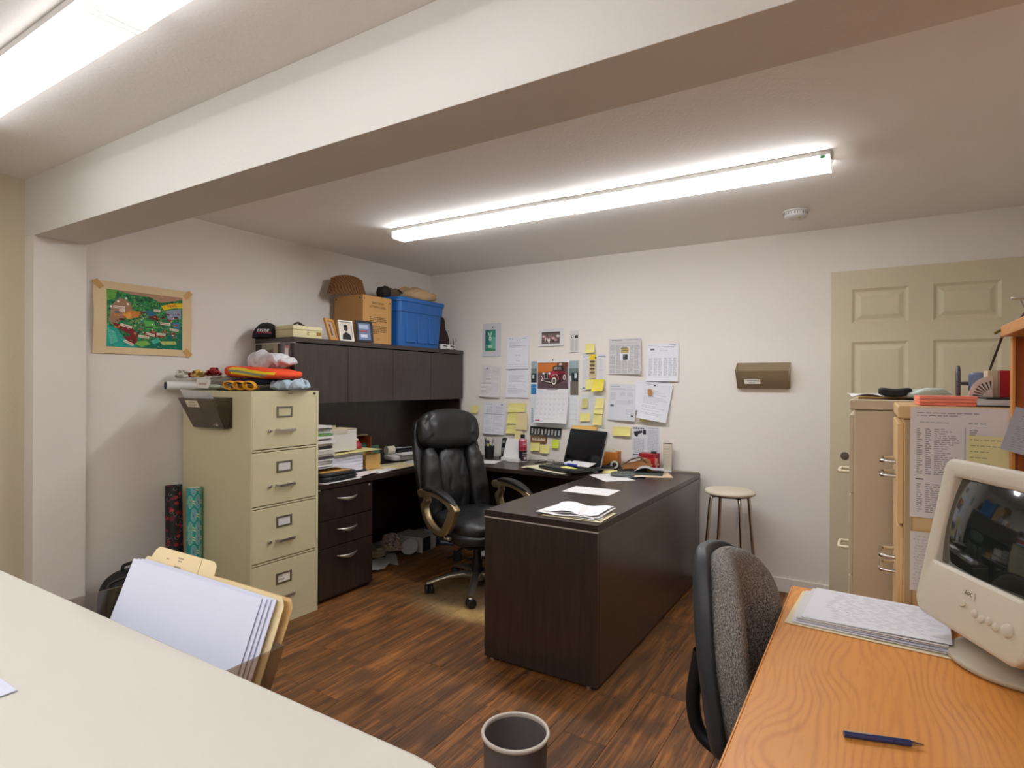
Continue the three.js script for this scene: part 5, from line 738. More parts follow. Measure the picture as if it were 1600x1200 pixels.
{ const t = thing('telephone_base', 'old cream telephone base on the floor papers', 'telephone', [0.20, 0.018, 0.93], 0.9); part('body', puff(0.2, 0.06, 0.14, 5, 10, (q, a) => { q.y += 0.03 - 0.012 * a.z; }), S(0xbdb08c, 0.5), t); part('cradle', BB(0.03, 0.08, 0.05, 0.068, -0.05, 0.05, 0.006), S(0xa8a087, 0.5), t); part('foot_rail', BB(-0.095, 0.095, -0.012, 0.004, -0.06, 0.065, 0.004), black, t); }
flat('paper_sheet', 'grey-white sheet on the floor under the pinkish brochure', 0.35, 0.88, 0.26, 0.30, S(0xc4c2ba, 0.8), 0.6, 0.001, { bend: (u, v) => 0.012 * Math.sin(u * 4 + v), t: 0.001 });
flat('paper_sheet', 'crumpled pale sheet on the floor nearest the pedestal', 0.36, 1.10, 0.24, 0.22, S(0xb9b6ae, 0.8), 0.3, 0.001, { bend: (u, v) => 0.02 * Math.abs(Math.sin(u * 5 + v * 3)), t: 0.001 });
flat('paper_sheet', 'white sheet lying flat on the floor behind the chair', 0.98, 0.30, 0.30, 0.2, S(0xbdbdbd, 0.8), 0.2, 0.001, { t: 0.001 });
{ const t = thing('power_plug', 'dark power plug and cord on the floor behind the black chair', 'plug', [0.80, 0, 0.62], 0.5); part('cord', Tb([[0, 0.12, 0], [0.02, 0.06, 0.01], [0.08, 0.02, 0.02], [0.2, 0.008, -0.05], [0.36, 0.008, -0.2]], 0.006, 40, 8), blackP, t); part('plug', puff(0.05, 0.06, 0.03, 4, 8, (q) => { q.y += 0.10; }), S(0x7d4a2a, 0.5), t, 'brown plug'); part('base', BB(-0.03, 0.03, 0, 0.075, -0.02, 0.02, 0.004), blackP, t); }

// ---------- on top of the hutch (1.66 m) ----------
const HT = 1.661;
{
  const t = thing('baseball_cap', 'black baseball cap with white lettering on the hutch end', 'cap', [0.102, HT, 1.795], 0.75);
  const ct = cv(512, 160, (x) => { x.fillStyle = '#141416'; x.fillRect(0, 0, 512, 160); });
  const crown = new THREE.SphereGeometry(0.1, 36, 18, 0, Math.PI * 2, 0, Math.PI / 2), p = crown.attributes.position;
  for (let i = 0; i < p.count; i++) { const x = p.getX(i), y = p.getY(i), z = p.getZ(i), f = Math.max(0, z / 0.1); p.setXYZ(i, x * 0.92, y * (1.0 + 0.1 * f) + 0.004 * Math.sin(Math.atan2(z, x) * 6) * (y / 0.1), z * 1.05 + 0.012 * f * (y / 0.1)); } crown.computeVertexNormals();
  part('crown', crown, S(0x141416, 0.85), t);
  part('button', new THREE.SphereGeometry(0.007, 10, 8).translate(0, 0.101, 0), S(0x141416, 0.8), t);
  const tex = cv(256, 110, (x) => { x.fillStyle = '#141416'; x.fillRect(0, 0, 256, 110); x.fillStyle = '#e4e0e0'; x.font = 'italic bold 70px sans-serif'; x.fillText('EXIDE', 10, 66, 236); x.fillStyle = '#a32a3c'; x.fillRect(0, 76, 250, 18); });
  const pa = new THREE.CylinderGeometry(0.101, 0.108, 0.038, 20, 1, true, -0.5, 1.0); pa.scale(0.95, 1, 1.08); pa.translate(0, 0.04, 0.0); part('logo_patch', pa, S(0xffffff, 0.8, { map: tex }), t, 'white and red lettering');
  const br = sheet(0.17, 0.075, (u, v) => -0.02 * Math.pow(2 * u - 1, 2), 0.003, 14, 6, (x, y, u, v) => [x * (1 - 0.35 * (1 - v) * (1 - v)), y]); br.rotateX(-Math.PI / 2); br.rotateY(Math.PI); part('visor', br.translate(0, 0.026, -0.12), S(0x151517, 0.85), t);
}
{
  const t = thing('cash_box', 'cream metal cash box on the hutch top', 'cash box', [0.285, HT, 1.688], 0.0);
  part('body', BB(-0.09, 0.09, 0, 0.05, -0.115, 0.115, 0.004), S(0xd6cb9c, 0.45), t); part('lid', BB(-0.092, 0.092, 0.0505, 0.078, -0.117, 0.117, 0.005), S(0xdcd2a6, 0.45), t); part('lock_plate', BB(0.0905, 0.092, 0.018, 0.042, -0.012, 0.006, 0.001), S(0xb3a472, 0.4), t); part('latch', BB(0.0925, 0.095, 0.046, 0.058, -0.008, 0.002, 0.001), silver, t); part('brown_label', BB(0.0905, 0.0915, 0.02, 0.043, -0.108, -0.07, 0), S(0x9a6a34, 0.6), t, 'small brown label');
}
one('leather_strap', mg([Tb([[0.0, 0.006, 0.03], [0.03, 0.02, 0.02], [0.02, 0.012, -0.03], [-0.02, 0.02, -0.05], [0.0, 0.008, -0.08]], 0.006, 30, 8)]), S(0x3b2a20, 0.6), 'dark strap lying on the cream cash box', 'strap', [0.30, HT + 0.079, 1.72], [0, 0.2, 0]);
function frame(label, x, z, w, h, fw, fm, tex, turn, leanA, y = HT) {
  const t = thing('framed_photo', label, 'picture frame', [x, y, z], 0); t.rotation.order = 'YXZ'; t.rotation.y = turn; t.rotation.x = -leanA;
  const a = w / 2, g = ext([[-a, 0], [a, 0], [a, h], [-a, h]], 0.012, 0.0015, [[[-a + fw, fw], [-a + fw, h - fw], [a - fw, h - fw], [a - fw, fw]]]); part('frame', g.translate(0, 0.002, 0), fm, t);
  const p = new THREE.PlaneGeometry(w - 2 * fw, h - 2 * fw); part('photo', p.translate(0, h / 2 + 0.002, 0.005), S(0xffffff, 0.25, { map: tex }), t); part('backing', BB(-a + 0.004, a - 0.004, 0.006, h - 0.004, -0.004, -0.001, 0), S(0x3c2f24, 0.8), t);
  return t;
}
const turnF = Math.PI / 2 - 0.15;
frame('tan wooden picture frame, leftmost of three on the hutch', 0.33, 1.435, 0.115, 0.155, 0.016, S(0xc78e48, 0.5), cv(64, 96, (x) => { x.fillStyle = '#b9a68c'; x.fillRect(0, 0, 64, 96); x.fillStyle = '#4a3a34'; x.fillRect(22, 16, 16, 66); x.fillStyle = '#7d6c5c'; x.fillRect(28, 26, 8, 40); }), turnF + 0.5, 0.3);
frame('white picture frame with a dark portrait between two other frames', 0.345, 1.328, 0.115, 0.15, 0.008, S(0xe4dfd2, 0.5), cv(96, 128, (x) => { x.fillStyle = '#d8d0c4'; x.fillRect(0, 0, 96, 128); x.fillStyle = '#3a2f2c'; x.beginPath(); x.ellipse(50, 44, 16, 22, 0, 0, 7); x.fill(); x.fillStyle = '#2e2f33'; x.beginPath(); x.moveTo(14, 128); x.lineTo(22, 88); x.lineTo(50, 70); x.lineTo(80, 88); x.lineTo(88, 128); x.fill(); x.fillStyle = '#201c1c'; x.fillRect(34, 22, 32, 12); }), turnF, 0.22);
frame('dark picture frame, rightmost of three in front of the carton', 0.398, 1.205, 0.135, 0.155, 0.012, S(0x23252b, 0.4), cv(96, 110, (x) => { x.fillStyle = '#6d7c9a'; x.fillRect(0, 0, 96, 110); x.fillStyle = '#a9b4c8'; x.fillRect(10, 12, 70, 26); x.fillStyle = '#8d5a66'; x.fillRect(14, 46, 60, 14); x.fillStyle = '#c4cbd8'; x.fillRect(20, 72, 50, 20); }), turnF, 0.16);
{
  const t = thing('cardboard_carton', 'tall brown cardboard carton with printed lines on the hutch', 'carton', [0.212, HT, 1.044], 0);
  const side = artTex(256, 320, (x) => { x.fillStyle = '#b98b52'; x.fillRect(0, 0, 256, 320); x.fillStyle = '#4f3a22'; x.font = 'bold 22px sans-serif'; x.textAlign = 'center'; x.fillText('INNER CARTON', 128, 50, 110); x.fillText('LETTERING LABEL', 128, 76, 150); const r = rng(3); for (let i = 0; i < 10; i++) { if (i === 4) continue; let p = 58; const end = i === 3 || i === 9 ? 130 : 208; while (p < end) { const l = 6 + r() * 16; x.fillRect(p, 138 + i * 12, Math.min(l, end - p), 6); p += l + 4; } } x.fillStyle = '#a87d48'; x.fillRect(118, 280, 30, 14); for (const [a, b] of [[10, 20], [240, 30]]) { x.fillStyle = '#2e2114'; x.beginPath(); x.arc(a, b, 5, 0, 7); x.fill(); } });
  const hw = 0.152, hd = 0.149, hh = 0.352;
  part('body', BB(-hw, hw, 0, hh, -hd, hd, 0.003), card, t);
  const p = new THREE.PlaneGeometry(hd * 2 - 0.006, hh - 0.006); p.rotateY(Math.PI / 2); p.translate(hw + 0.0008, hh / 2, 0); part('printed_side', p, side, t, 'side with dark printing');
  for (const [x, z] of [[-0.13, hd], [0.12, hd]]) part('rivet', lathe([[0, 0.002], [0.006, 0.001], [0.007, 0]], 12).rotateX(Math.PI / 2).translate(x, hh - 0.02, z), black, t);
  for (const s of [-1, 1]) part('top_flap', BB(-hw + 0.004, hw - 0.004, hh + 0.0005, hh + 0.004, s > 0 ? 0.002 : -hd + 0.004, s > 0 ? hd - 0.004 : -0.002, 0.001), card, t);
}
{
  const t = thing('wicker_mat', 'brown woven wicker mat leaning against the wall on the carton', 'mat', [0.16, HT + 0.357, 1.145], 1.25); t.rotation.order = 'YXZ'; t.rotation.x = -0.25;
  const weave = dataTex(128, 128, (u, v) => { const a = Math.sin(u * 100) * Math.sin(v * 100), t2 = clamp(0.5 + 0.5 * Math.sin(u * 60 + v * 26 + 2 * Math.sin(v * 9)) * (0.6 + 0.4 * Math.sin(v * 70))); return mix([74, 44, 20], [168, 116, 62], t2 * (0.6 + 0.4 * N64(u * 64, v * 64))); });
  for (let i = 0; i < 2; i++) part('woven_panel', sheet(0.30 - i * 0.06, 0.125 + i * 0.03, (u, v) => 0.02 * Math.sin(u * 3) + i * 0.012, 0.006, 14, 10, (x, y, u, v) => [x * (0.82 + 0.22 * (1 - v)) - (1 - v) * 0.01, y + 0.07 + 0.012 * Math.sin(u * 3.1)]), S(0xffffff, 0.8, { map: weave }), t);
  part('rim', Tb([[-0.125, 0.13, 0.004], [-0.06, 0.145, 0.02], [0.05, 0.147, 0.022], [0.12, 0.134, 0.012]], 0.008, 30, 8), S(0x8a5b2a, 0.7), t);
}
{
  const t = thing('storage_tote', 'large blue plastic storage tote with lid on the hutch', 'storage bin', [0.225, HT, 0.572]);
  const blue = S(0x1f5fa8, 0.4), rim = S(0x2062ae, 0.38), w0 = 0.155, w1 = 0.18, d0 = 0.25, d1 = 0.275, hh = 0.355;
  const rr = (w, h, r) => { const o = []; for (const [sx, sy, a0] of [[1, 1, 0], [-1, 1, 1], [-1, -1, 2], [1, -1, 3]]) for (let i = 0; i <= 6; i++) { const a = (a0 + i / 6) * Math.PI / 2; o.push([sx * (w - r) + Math.cos(a) * r, sy * (h - r) + Math.sin(a) * r]); } return o; };
  const loft = (secs) => { const P = [], I = []; const n = secs[0][1].length; secs.forEach(([y, o]) => o.forEach(([x, z]) => P.push(x, y, z))); for (let j = 0; j < secs.length - 1; j++) for (let m = 0; m < n; m++) { const a = j * n + m, b = j * n + (m + 1) % n; I.push(a, a + n, b, b, a + n, b + n); } for (const [e, f] of [[0, 1], [secs.length - 1, 0]]) { const c = P.length / 3; P.push(0, secs[e][0], 0); for (let m = 0; m < n; m++) { const a = e * n + m, b = e * n + (m + 1) % n; f ? I.push(c, a, b) : I.push(c, b, a); } } const g = new THREE.BufferGeometry(); g.setAttribute('position', new THREE.Float32BufferAttribute(P, 3)); g.setIndex(I); return toCreasedNormals(g, 0.6); };
  part('bin', loft([[0, rr(w0, d0, 0.04)], [0.275, rr(w0 + 0.014, d0 + 0.018, 0.04)]]), blue, t);
  part('upper_band', loft([[0.272, rr(w0 + 0.022, d0 + 0.024, 0.04)], [0.35, rr(w0 + 0.026, d0 + 0.028, 0.04)]]), blue, t);
  for (const z of [-0.15, -0.01, 0.13]) { const g = BB(w0 - 0.004, w0 + 0.014, 0.03, 0.272, z - 0.055, z + 0.055, 0.006); part('rib_panel', g, blue, t); }
  part('lid', loft([[0.351, rr(w1 + 0.008, d1 + 0.012, 0.04)], [0.378, rr(w1 + 0.010, d1 + 0.014, 0.04)], [0.384, rr(w1 + 0.002, d1 + 0.006, 0.04)], [0.384, rr(w1 - 0.03, d1 - 0.03, 0.03)], [0.376, rr(w1 - 0.04, d1 - 0.04, 0.03)]]), rim, t);
}
one('cloth_bundle', puff(0.26, 0.15, 0.38, 2.6, 26, (q, a) => { q.y *= 0.45 + 0.6 * Math.max(0, 1 - Math.abs(a.z - 0.3)); q.y += 0.045 + crumple(q, 0.03, 14, 2) * (a.y > 0 ? 1 : 0); }), S(0xbd9f78, 0.9), 'tan folded cloth lying on the blue tote', 'cloth', [0.25, HT + 0.388, 0.475]);
{ const t = thing('shoe_bundle', 'dark brown patterned shoe bundle on the left of the blue tote', 'shoes', [0.20, HT + 0.386, 0.765]); part('toe', puff(0.11, 0.095, 0.10, 2.6, 18, (q, a) => { q.y += 0.045 + crumple(q, 0.012, 30); q.z += 0.05; }), S(0x1c1712, 0.7), t); part('upper', puff(0.12, 0.09, 0.13, 2.5, 18, (q, a) => { q.y += 0.042 + crumple(q, 0.02, 26, 4); q.z -= 0.045; }), S(0x5d4a32, 0.85), t); part('lace', Tb([[0.05, 0.06, -0.09], [0.055, 0.075, -0.06], [0.06, 0.05, -0.12], [0.06, 0.07, -0.15]], 0.007, 24, 8), S(0x1a1410, 0.8), t); }
one('figurine', lathe([[0, 0], [0.075, 0], [0.085, 0.02], [0.083, 0.09], [0.07, 0.15], [0.052, 0.18], [0.046, 0.21], [0.045, 0.26], [0.036, 0.285], [0.018, 0.296], [0, 0.298]], 36), S(0x2c1116, 0.75), 'dark maroon bottle-shaped figure behind the blue tote', 'figure', [0.25, HT, 0.165]);
const mug = (x, z, l) => { const t = thing('mug', l, 'mug', [x, HT, z], 0.3); part('bowl', lathe([[0, 0], [0.022, 0], [0.031, 0.006], [0.034, 0.045], [0.032, 0.045], [0.028, 0.008], [0, 0.005]], 28), white, t); part('handle', Tb([[0.03, 0.038, 0], [0.05, 0.034, 0], [0.05, 0.014, 0], [0.03, 0.01, 0]], 0.004, 20, 8), white, t); part('print', new THREE.CylinderGeometry(0.0342, 0.0332, 0.014, 12, 1, true, 0.6, 1.2).translate(0, 0.03, 0), S(0x4c4a48, 0.5), t); };
mug(0.355, 0.255, 'small white cup beside the tote, left of two'); mug(0.36, 0.165, 'small white cup at the wall end of the hutch, right of two');
{ const t = thing('twig_ornament', 'thin brown twig ornament in the corner on the hutch', 'ornament', [0.34, HT, 0.075]); part('stem', rod([0, 0, 0], [-0.01, 0.1, 0], 0.005, 0.003), S(0x3d2a20, 0.7), t); for (const s of [-1, 1]) part('branch', Tb([[-0.006, 0.07, 0], [0.01, 0.09, s * 0.02], [0, 0.11, s * 0.022]], 0.003, 14, 6), S(0xb9a58c, 0.7), t); }
// hutch end: photo sheet and curved sleeve
{ const g = sheet(0.165, 0.215, (u, v) => 0.002, 0.001, 4, 4); one('photo_print', g, artTex(160, 215, (x) => { x.fillStyle = '#8d8172'; x.fillRect(0, 0, 160, 215); x.fillStyle = '#a59a8a'; x.fillRect(0, 0, 160, 60); x.fillStyle = '#b08d74'; x.fillRect(14, 50, 38, 90); x.fillStyle = '#6e6157'; x.fillRect(56, 40, 50, 120); x.fillStyle = '#b7a48a'; x.fillRect(112, 20, 48, 120); x.fillStyle = '#5b3f3a'; x.fillRect(104, 30, 8, 120); }), 'brown photograph taped to the end of the hutch', 'photo', [0.17, 1.515, 1.8215]); }
{ const g = sheet(0.10, 0.30, (u, v) => 0.012 * Math.sin(u * 3.1), 0.001, 10, 4); one('plastic_sleeve', g, new THREE.MeshPhysicalMaterial({ color: 0xffffff, roughness: 0.2, clearcoat: 0.6, map: cv(100, 300, (x) => { x.fillStyle = '#6d6468'; x.fillRect(0, 0, 100, 300); x.fillStyle = '#4a4f5c'; x.fillRect(10, 60, 24, 200); x.fillStyle = '#c98a90'; x.fillRect(58, 20, 34, 100); x.fillStyle = '#e6dcdc'; x.fillRect(62, 36, 24, 60); x.fillStyle = '#7a2732'; x.fillRect(30, 130, 24, 170); x.fillStyle = '#c2484e'; x.fillRect(56, 170, 40, 130); x.fillStyle = '#e2b3b0'; x.fillRect(70, 280, 16, 20); }) }), 'glossy red and grey sleeve hanging on the hutch end', 'sleeve', [0.325, 1.475, 1.8215]); }

// ---------- on top of the filing cabinet (1.32 m) ----------
const CT = 1.3215;
{
  const t = thing('poster_tube', 'white cardboard poster tube sticking out over the cabinet edge', 'tube', [0, 0, 0]);
  const a = [0.055, CT + 0.0265, 2.425], b = [0.135, CT + 0.0265, 1.95]; part('wall', rod(a, b, 0.026, 0.026, 28), white, t); const g = rod([0, 0, 0], [-0.0024, 0, 0.014], 0.022, 0.022, 24); g.translate(...a); g.translate(0.0016, 0, -0.0125); part('bore', g, S(0x1d2c44, 0.8), t, 'dark blue inside of the tube end');
}
{ const t = thing('portfolio', 'flat grey portfolio on top of the filing cabinet', 'portfolio', [0.42, CT, 2.03], 0.02); part('cover', BB(-0.24, 0.11, 0, 0.016, -0.14, 0.16, 0.003), S(0x4f524c, 0.6), t); part('pages', BB(-0.22, 0.10, 0.0165, 0.022, -0.13, 0.14, 0.001), S(0x8a8880, 0.7), t); }
{ const t = thing('clipboard', 'grey clipboard with a pale edge under the orange vest', 'clipboard', [0.40, CT + 0.0235, 2.05], 0.0); part('board', BB(-0.26, 0.13, 0, 0.005, -0.12, 0.14, 0.002), S(0x8b857c, 0.6), t); part('paper', BB(-0.1, 0.12, 0.0055, 0.010, -0.1, 0.135, 0.001), S(0xd8cfbe, 0.7), t); part('clip', BB(0.02, 0.11, 0.0105, 0.013, 0.10, 0.13, 0.001), S(0xb9b4ac, 0.3, { metalness: 0.7 }), t); }
one('navy_garment', puff(0.40, 0.033, 0.25, 4, 22, (q, a) => { q.y += 0.0175 + crumple(q, 0.006, 16) * (a.y > 0 ? 1 : 0); }), S(0x1a2142, 0.9), 'dark navy folded garment under the orange safety vest', 'garment', [0.355, CT + 0.036, 2.03]);
{
  const t = thing('safety_vest', 'folded bright orange safety vest with yellow and silver stripes', 'vest', [0.40, CT + 0.068, 2.035], 0.0);
  const fold = (q, a) => { q.y *= 0.75 + 0.25 * Math.max(0, -a.x); q.y += 0.036 + crumple(q, 0.010, 12) * (a.y > 0 ? 1 : 0.2) - 0.012 * a.x; };
  const body = part('body', puff(0.53, 0.088, 0.29, 3, 32, fold), S(0xf04a14, 0.75), t); body.updateMatrixWorld();
  const ray = new THREE.Raycaster();
  // reflective bands wrapped over the front fold
  const band = (y0, y1, x0, x1, m, n) => { const g = sheet(x1 - x0, y1 - y0, null, 0.0015, 26, 5), p = g.attributes.position; t.updateMatrixWorld(true); for (let i = 0; i < p.count; i++) { const x = p.getX(i) + (x0 + x1) / 2, y = p.getY(i) + (y0 + y1) / 2 - 0.11 * (x + 0.12) * (0.6 + 0.3 * Math.sin(x * 9)); ray.set(V(x, y, 1).add(t.position), V(0, 0, -1)); const h = ray.intersectObject(body)[0]; p.setXYZ(i, x, y, (h ? h.point.z - t.position.z : 0.05) + 0.0025 + p.getZ(i)); } g.computeVertexNormals(); part(n, g, m, t); };
  band(0.056, 0.070, -0.14, 0.24, S(0xf3d21c, 0.7), 'yellow_stripe'); band(0.043, 0.0555, -0.13, 0.20, S(0x8d8f84, 0.4), 'silver_stripe'); band(0.030, 0.0425, -0.10, 0.16, S(0xf3d21c, 0.7), 'yellow_stripe');
}
one('plastic_bag', puff(0.40, 0.12, 0.16, 2.6, 30, (q, a) => { q.y *= 0.7 + 0.35 * Math.sin((a.x + 1.4) * 1.9); q.y += 0.05 + crumple(q, 0.045, 13, 7) * 0.8; q.z += crumple(q, 0.02, 18, 1); }), S(0xd6d4d8, 0.45), 'crumpled white plastic bag behind the orange vest', 'plastic bag', [0.37, CT + 0.125, 1.95]);
one('blue_rag', puff(0.19, 0.056, 0.20, 2.6, 30, (q, a) => { q.y += 0.027 + crumple(q, 0.04, 22, 3) * (a.y > -0.3 ? 1 : 0.2); q.x += crumple(q, 0.016, 28, 5); q.y = Math.max(q.y, 0.001); }), S(0xa9b9c6, 0.8), 'crumpled pale blue cloth on the cabinet front edge', 'cloth', [0.648, CT + 0.0025, 2.03], [0, 0.1, 0]);
{
  const t = thing('work_gloves', 'grey work gloves with curled yellow cuffs on the filing cabinet', 'gloves', [0.40, CT + 0.001, 2.235], 0.0), yel = S(0xd89a1c, 0.8);
  for (let i = 0; i < 3; i++) { const g = new THREE.TorusGeometry(0.028, 0.0058, 10, 30); g.scale(1.2, 0.78, 3.0); g.rotateY(0.5); g.rotateZ(-0.25); part('cuff', g.translate(0.03 + i * 0.072, 0.029, 0.03 - i * 0.012), yel, t, 'curled yellow cuff'); }
  part('cuff_back', puff(0.24, 0.03, 0.06, 2.8, 16, (q) => { q.x += 0.07; q.y += 0.017 + crumple(q, 0.008, 30); q.z -= 0.035; }), S(0x7a5410, 0.9), t);
  for (let i = 0; i < 4; i++) part('finger', puff(0.16, 0.02, 0.024, 2.6, 10, (q, a) => { q.x -= 0.14; q.y += 0.012 + 0.004 * i; q.z += -0.04 + i * 0.021 + 0.01 * a.x; }), S(0xb9c2b4, 0.9), t);
}
{ const t = thing('label_card', 'small white paper label card standing by the gloves', 'card', [0.20, CT + 0.012, 2.285], 0.5); t.rotation.x = -0.1; part('card', ext([[-0.034, 0], [0.034, 0], [0.038, 0.05], [-0.038, 0.05]], 0.012, 0.001), S(0xd8d0c8, 0.7), t); part('printed_lines', B(0.045, 0.012, 0.0006, 0, 0.024, 0.0135, 0), S(0xb59f94, 0.7), t); }
function bow(label, c, x, y, z, r) { const t = thing('gift_bow', label, 'gift bow', [x, y, z], x * 40); const g = []; for (let i = 0; i < 20; i++) { const l = new THREE.TorusGeometry(r * 0.34, r * 0.05, 6, 14); l.scale(1, 0.62, 4.2); l.translate(r * 0.5, 0, 0); l.rotateZ(0.1 + (i % 4) * 0.36); l.rotateY(i * 2.4); g.push(l); } part('loops', mg(g), c, t); part('centre', new THREE.SphereGeometry(r * 0.3, 12, 8).translate(0, r * 0.45, 0), c, t); }
bow('silver gift bow at the left end of the cabinet pile', S(0xd6d2c6, 0.3, { metalness: 0.5 }), 0.07, CT + 0.078, 2.34, 0.05);
bow('gold gift bow right of the silver one on the cabinet', S(0xd8b468, 0.3, { metalness: 0.5 }), 0.115, CT + 0.085, 2.27, 0.046);
bow('bronze gift bow behind the gold one on the cabinet', S(0xb98e4a, 0.3, { metalness: 0.5 }), 0.095, CT + 0.088, 2.185, 0.042);
bow('dark red gift bow nearest the orange vest', S(0x9a1c2c, 0.35, { metalness: 0.3 }), 0.165, CT + 0.095, 2.20, 0.05);
one('red_card', BB(-0.018, 0.018, 0, 0.03, -0.001, 0.001, 0), S(0x8e1d24, 0.6), 'small red card behind the silver gift bow', 'card', [0.04, CT + 0.075, 2.27], [0, 0.6, 0]);
one('bow_tray', puff(0.20, 0.05, 0.15, 3, 16, (q, a) => { q.y += 0.027 + crumple(q, 0.012, 24); }), new THREE.MeshPhysicalMaterial({ color: 0xe0ded8, roughness: 0.15, transmission: 0.9, thickness: 0 }), 'clear plastic bag under the gift bows', 'plastic bag', [0.20, CT + 0.030, 2.14], [0, 0.2, 0]);

// ---------- on top of the two cabinets by the wood desk ----------
const DT = 1.313;
flat('folder', 'brown folder edge on top of the beige cabinet', 3.74, 1.50, 0.52, 0.30, S(0xc79c68, 0.8), 0.02, 1.319, { t: 0.006, cat: 'folder', bend: (u, v) => 0.004 * Math.sin(u * 5) });
flat('paper_sheet', 'crumpled white paper at the front corner of the beige cabinet', 3.52, 1.60, 0.14, 0.12, whiteP, 0.2, 1.326, { bend: (u, v) => 0.012 * Math.abs(Math.sin(u * 4 + v * 2)), t: 0.001 });
one('zip_pouch', puff(0.105, 0.032, 0.07, 4, 14, (q, a) => { q.y += 0.016 - 0.003 * Math.cos(a.x * 3); }), S(0x17181a, 0.7), 'black zipped pouch on top of the beige cabinet', 'pouch', [3.60, 1.330, 1.66]);
one('plastic_bag', puff(0.14, 0.032, 0.10, 2.8, 16, (q, a) => { q.y += 0.015 + crumple(q, 0.016, 26); }), S(0xb8c4bc, 0.5), 'pale crumpled wrapper between the black pouch and the orange paper', 'wrapper', [3.70, 1.328, 1.66]);
{ const t = thing('orange_paper_pack', 'salmon orange ream of paper on the tan cabinet', 'paper', [3.712, DT, 2.06], 0.02); for (let i = 0; i < 3; i++) part('bundle', BB(-0.066, 0.066 + 0.002 * i, 0.0005 + i * 0.0092, 0.009 + i * 0.0092, -0.1, 0.1 - 0.004 * i, 0.001), S([0xf3836c, 0xf58d74, 0xf5907a][i], 0.7), t); }
{ const t = thing('ring_binder', 'grey binder lying flat beside the orange paper', 'binder', [3.832, DT, 2.06], 0); part('pages', BB(-0.052, 0.1, 0.003, 0.02, -0.1, 0.1, 0.002), S(0xc4c6c8, 0.7), t); part('cover', BB(-0.054, 0.11, 0, 0.0026, -0.105, 0.106, 0.0008), S(0x3a3c40, 0.5), t); part('cover', BB(-0.03, 0.11, 0.0205, 0.025, -0.105, 0.10, 0.0008), blackP, t); }
{
  const t = thing('red_book', 'red boxed book with cream spine on the tan cabinet', 'box', [3.855, DT + 0.0255, 2.0], 0.0); part('body', BB(-0.012, 0.05, 0, 0.078, -0.04, 0.04, 0.001), S(0xb5101e, 0.5), t, 'red face'); part('spine', BB(-0.036, -0.0125, 0, 0.078, -0.04, 0.04, 0.001), S(0xd4c4a6, 0.6), t, 'cream spine'); part('edge', BB(-0.0122, -0.009, 0, 0.0785, 0.0402, 0.041, 0), S(0xe0b3a8, 0.6), t);
}
{
  const t = thing('fan_shaped_tray', 'white fan-shaped slotted plastic piece on the tan cabinet', 'organizer', [3.825, DT + 0.0262, 2.075], 0.0);
  const o = [[0, 0], [-0.052, 0]]; for (let i = 0; i <= 14; i++) { const a = Math.PI - i / 14 * Math.PI / 2; o.push([Math.cos(a) * 0.054, Math.sin(a) * 0.06]); } const hs = []; for (let i = 0; i < 7; i++) { const a = Math.PI - (i + 0.5) / 7 * Math.PI / 2, c = Math.cos(a), s = Math.sin(a), n = 0.0024; hs.push([[c * 0.022 - s * n * 0.5, s * 0.022 + c * n * 0.5], [c * 0.045 - s * n, s * 0.045 + c * n], [c * 0.045 + s * n, s * 0.045 - c * n], [c * 0.022 + s * n * 0.5, s * 0.022 - c * n * 0.5]]); }
  part('slotted_plate', ext(o, 0.004, 0.0005, hs), S(0xd9c8bc, 0.5), t); part('back_plate', ext(o.map(([x, y]) => [x * 0.92, y * 0.92]), 0.002, 0.0003).translate(0, 0, -0.006), S(0x5d4d4a, 0.6), t); part('foot', BB(-0.053, 0.0, -0.0005, 0.004, -0.02, -0.0065, 0.001), S(0xd0c0b4, 0.5), t);
}
{
  const t = thing('desk_fan', 'small blue-grey desk fan with a dark ring guard', 'fan', [3.80, 1.322, 1.93], -1.65);
  part('motor', lathe([[0, 0], [0.022, 0], [0.0245, 0.006], [0.0245, 0.05], [0.02, 0.058], [0, 0.06]], 28).translate(0, 0.032, -0.01), S(0x6f7fa2, 0.4), t, 'blue-grey barrel'); part('neck', rod([0, 0, -0.01], [0, 0.033, -0.01], 0.014, 0.014), S(0x4b4c4e, 0.5), t); part('foot', lathe([[0, 0], [0.03, 0], [0.03, 0.004], [0, 0.005]], 24).translate(0, 0, -0.01), S(0x4b4c4e, 0.5), t);
  part('ring_guard', new THREE.TorusGeometry(0.05, 0.006, 10, 40).scale(1, 1.02, 1).translate(0, 0.056, 0.04), S(0x55565a, 0.45), t, 'dark ring guard'); for (let i = 0; i < 6; i++) part('spoke', rod([0, 0.056, 0.04], [Math.cos(i * 1.047) * 0.047, 0.056 + Math.sin(i * 1.047) * 0.047, 0.04], 0.0016), S(0xb9b4aa, 0.5), t); part('shaft', rod([0, 0.056, 0.012], [0, 0.056, 0.046], 0.006), S(0x55565a, 0.5), t);
}
{ const t = thing('pointer_rod', 'thin dark rod leaning from the fan up to the shelf', 'rod', [0, 0, 0]); part('shaft', rod([3.830, 1.41, 1.97], [3.829, 1.505, 2.195], 0.0032), S(0x2a211c, 0.5), t); part('tip', rod([3.829, 1.505, 2.195], [3.8288, 1.514, 2.215], 0.0045), S(0xb58a6a, 0.5), t); }
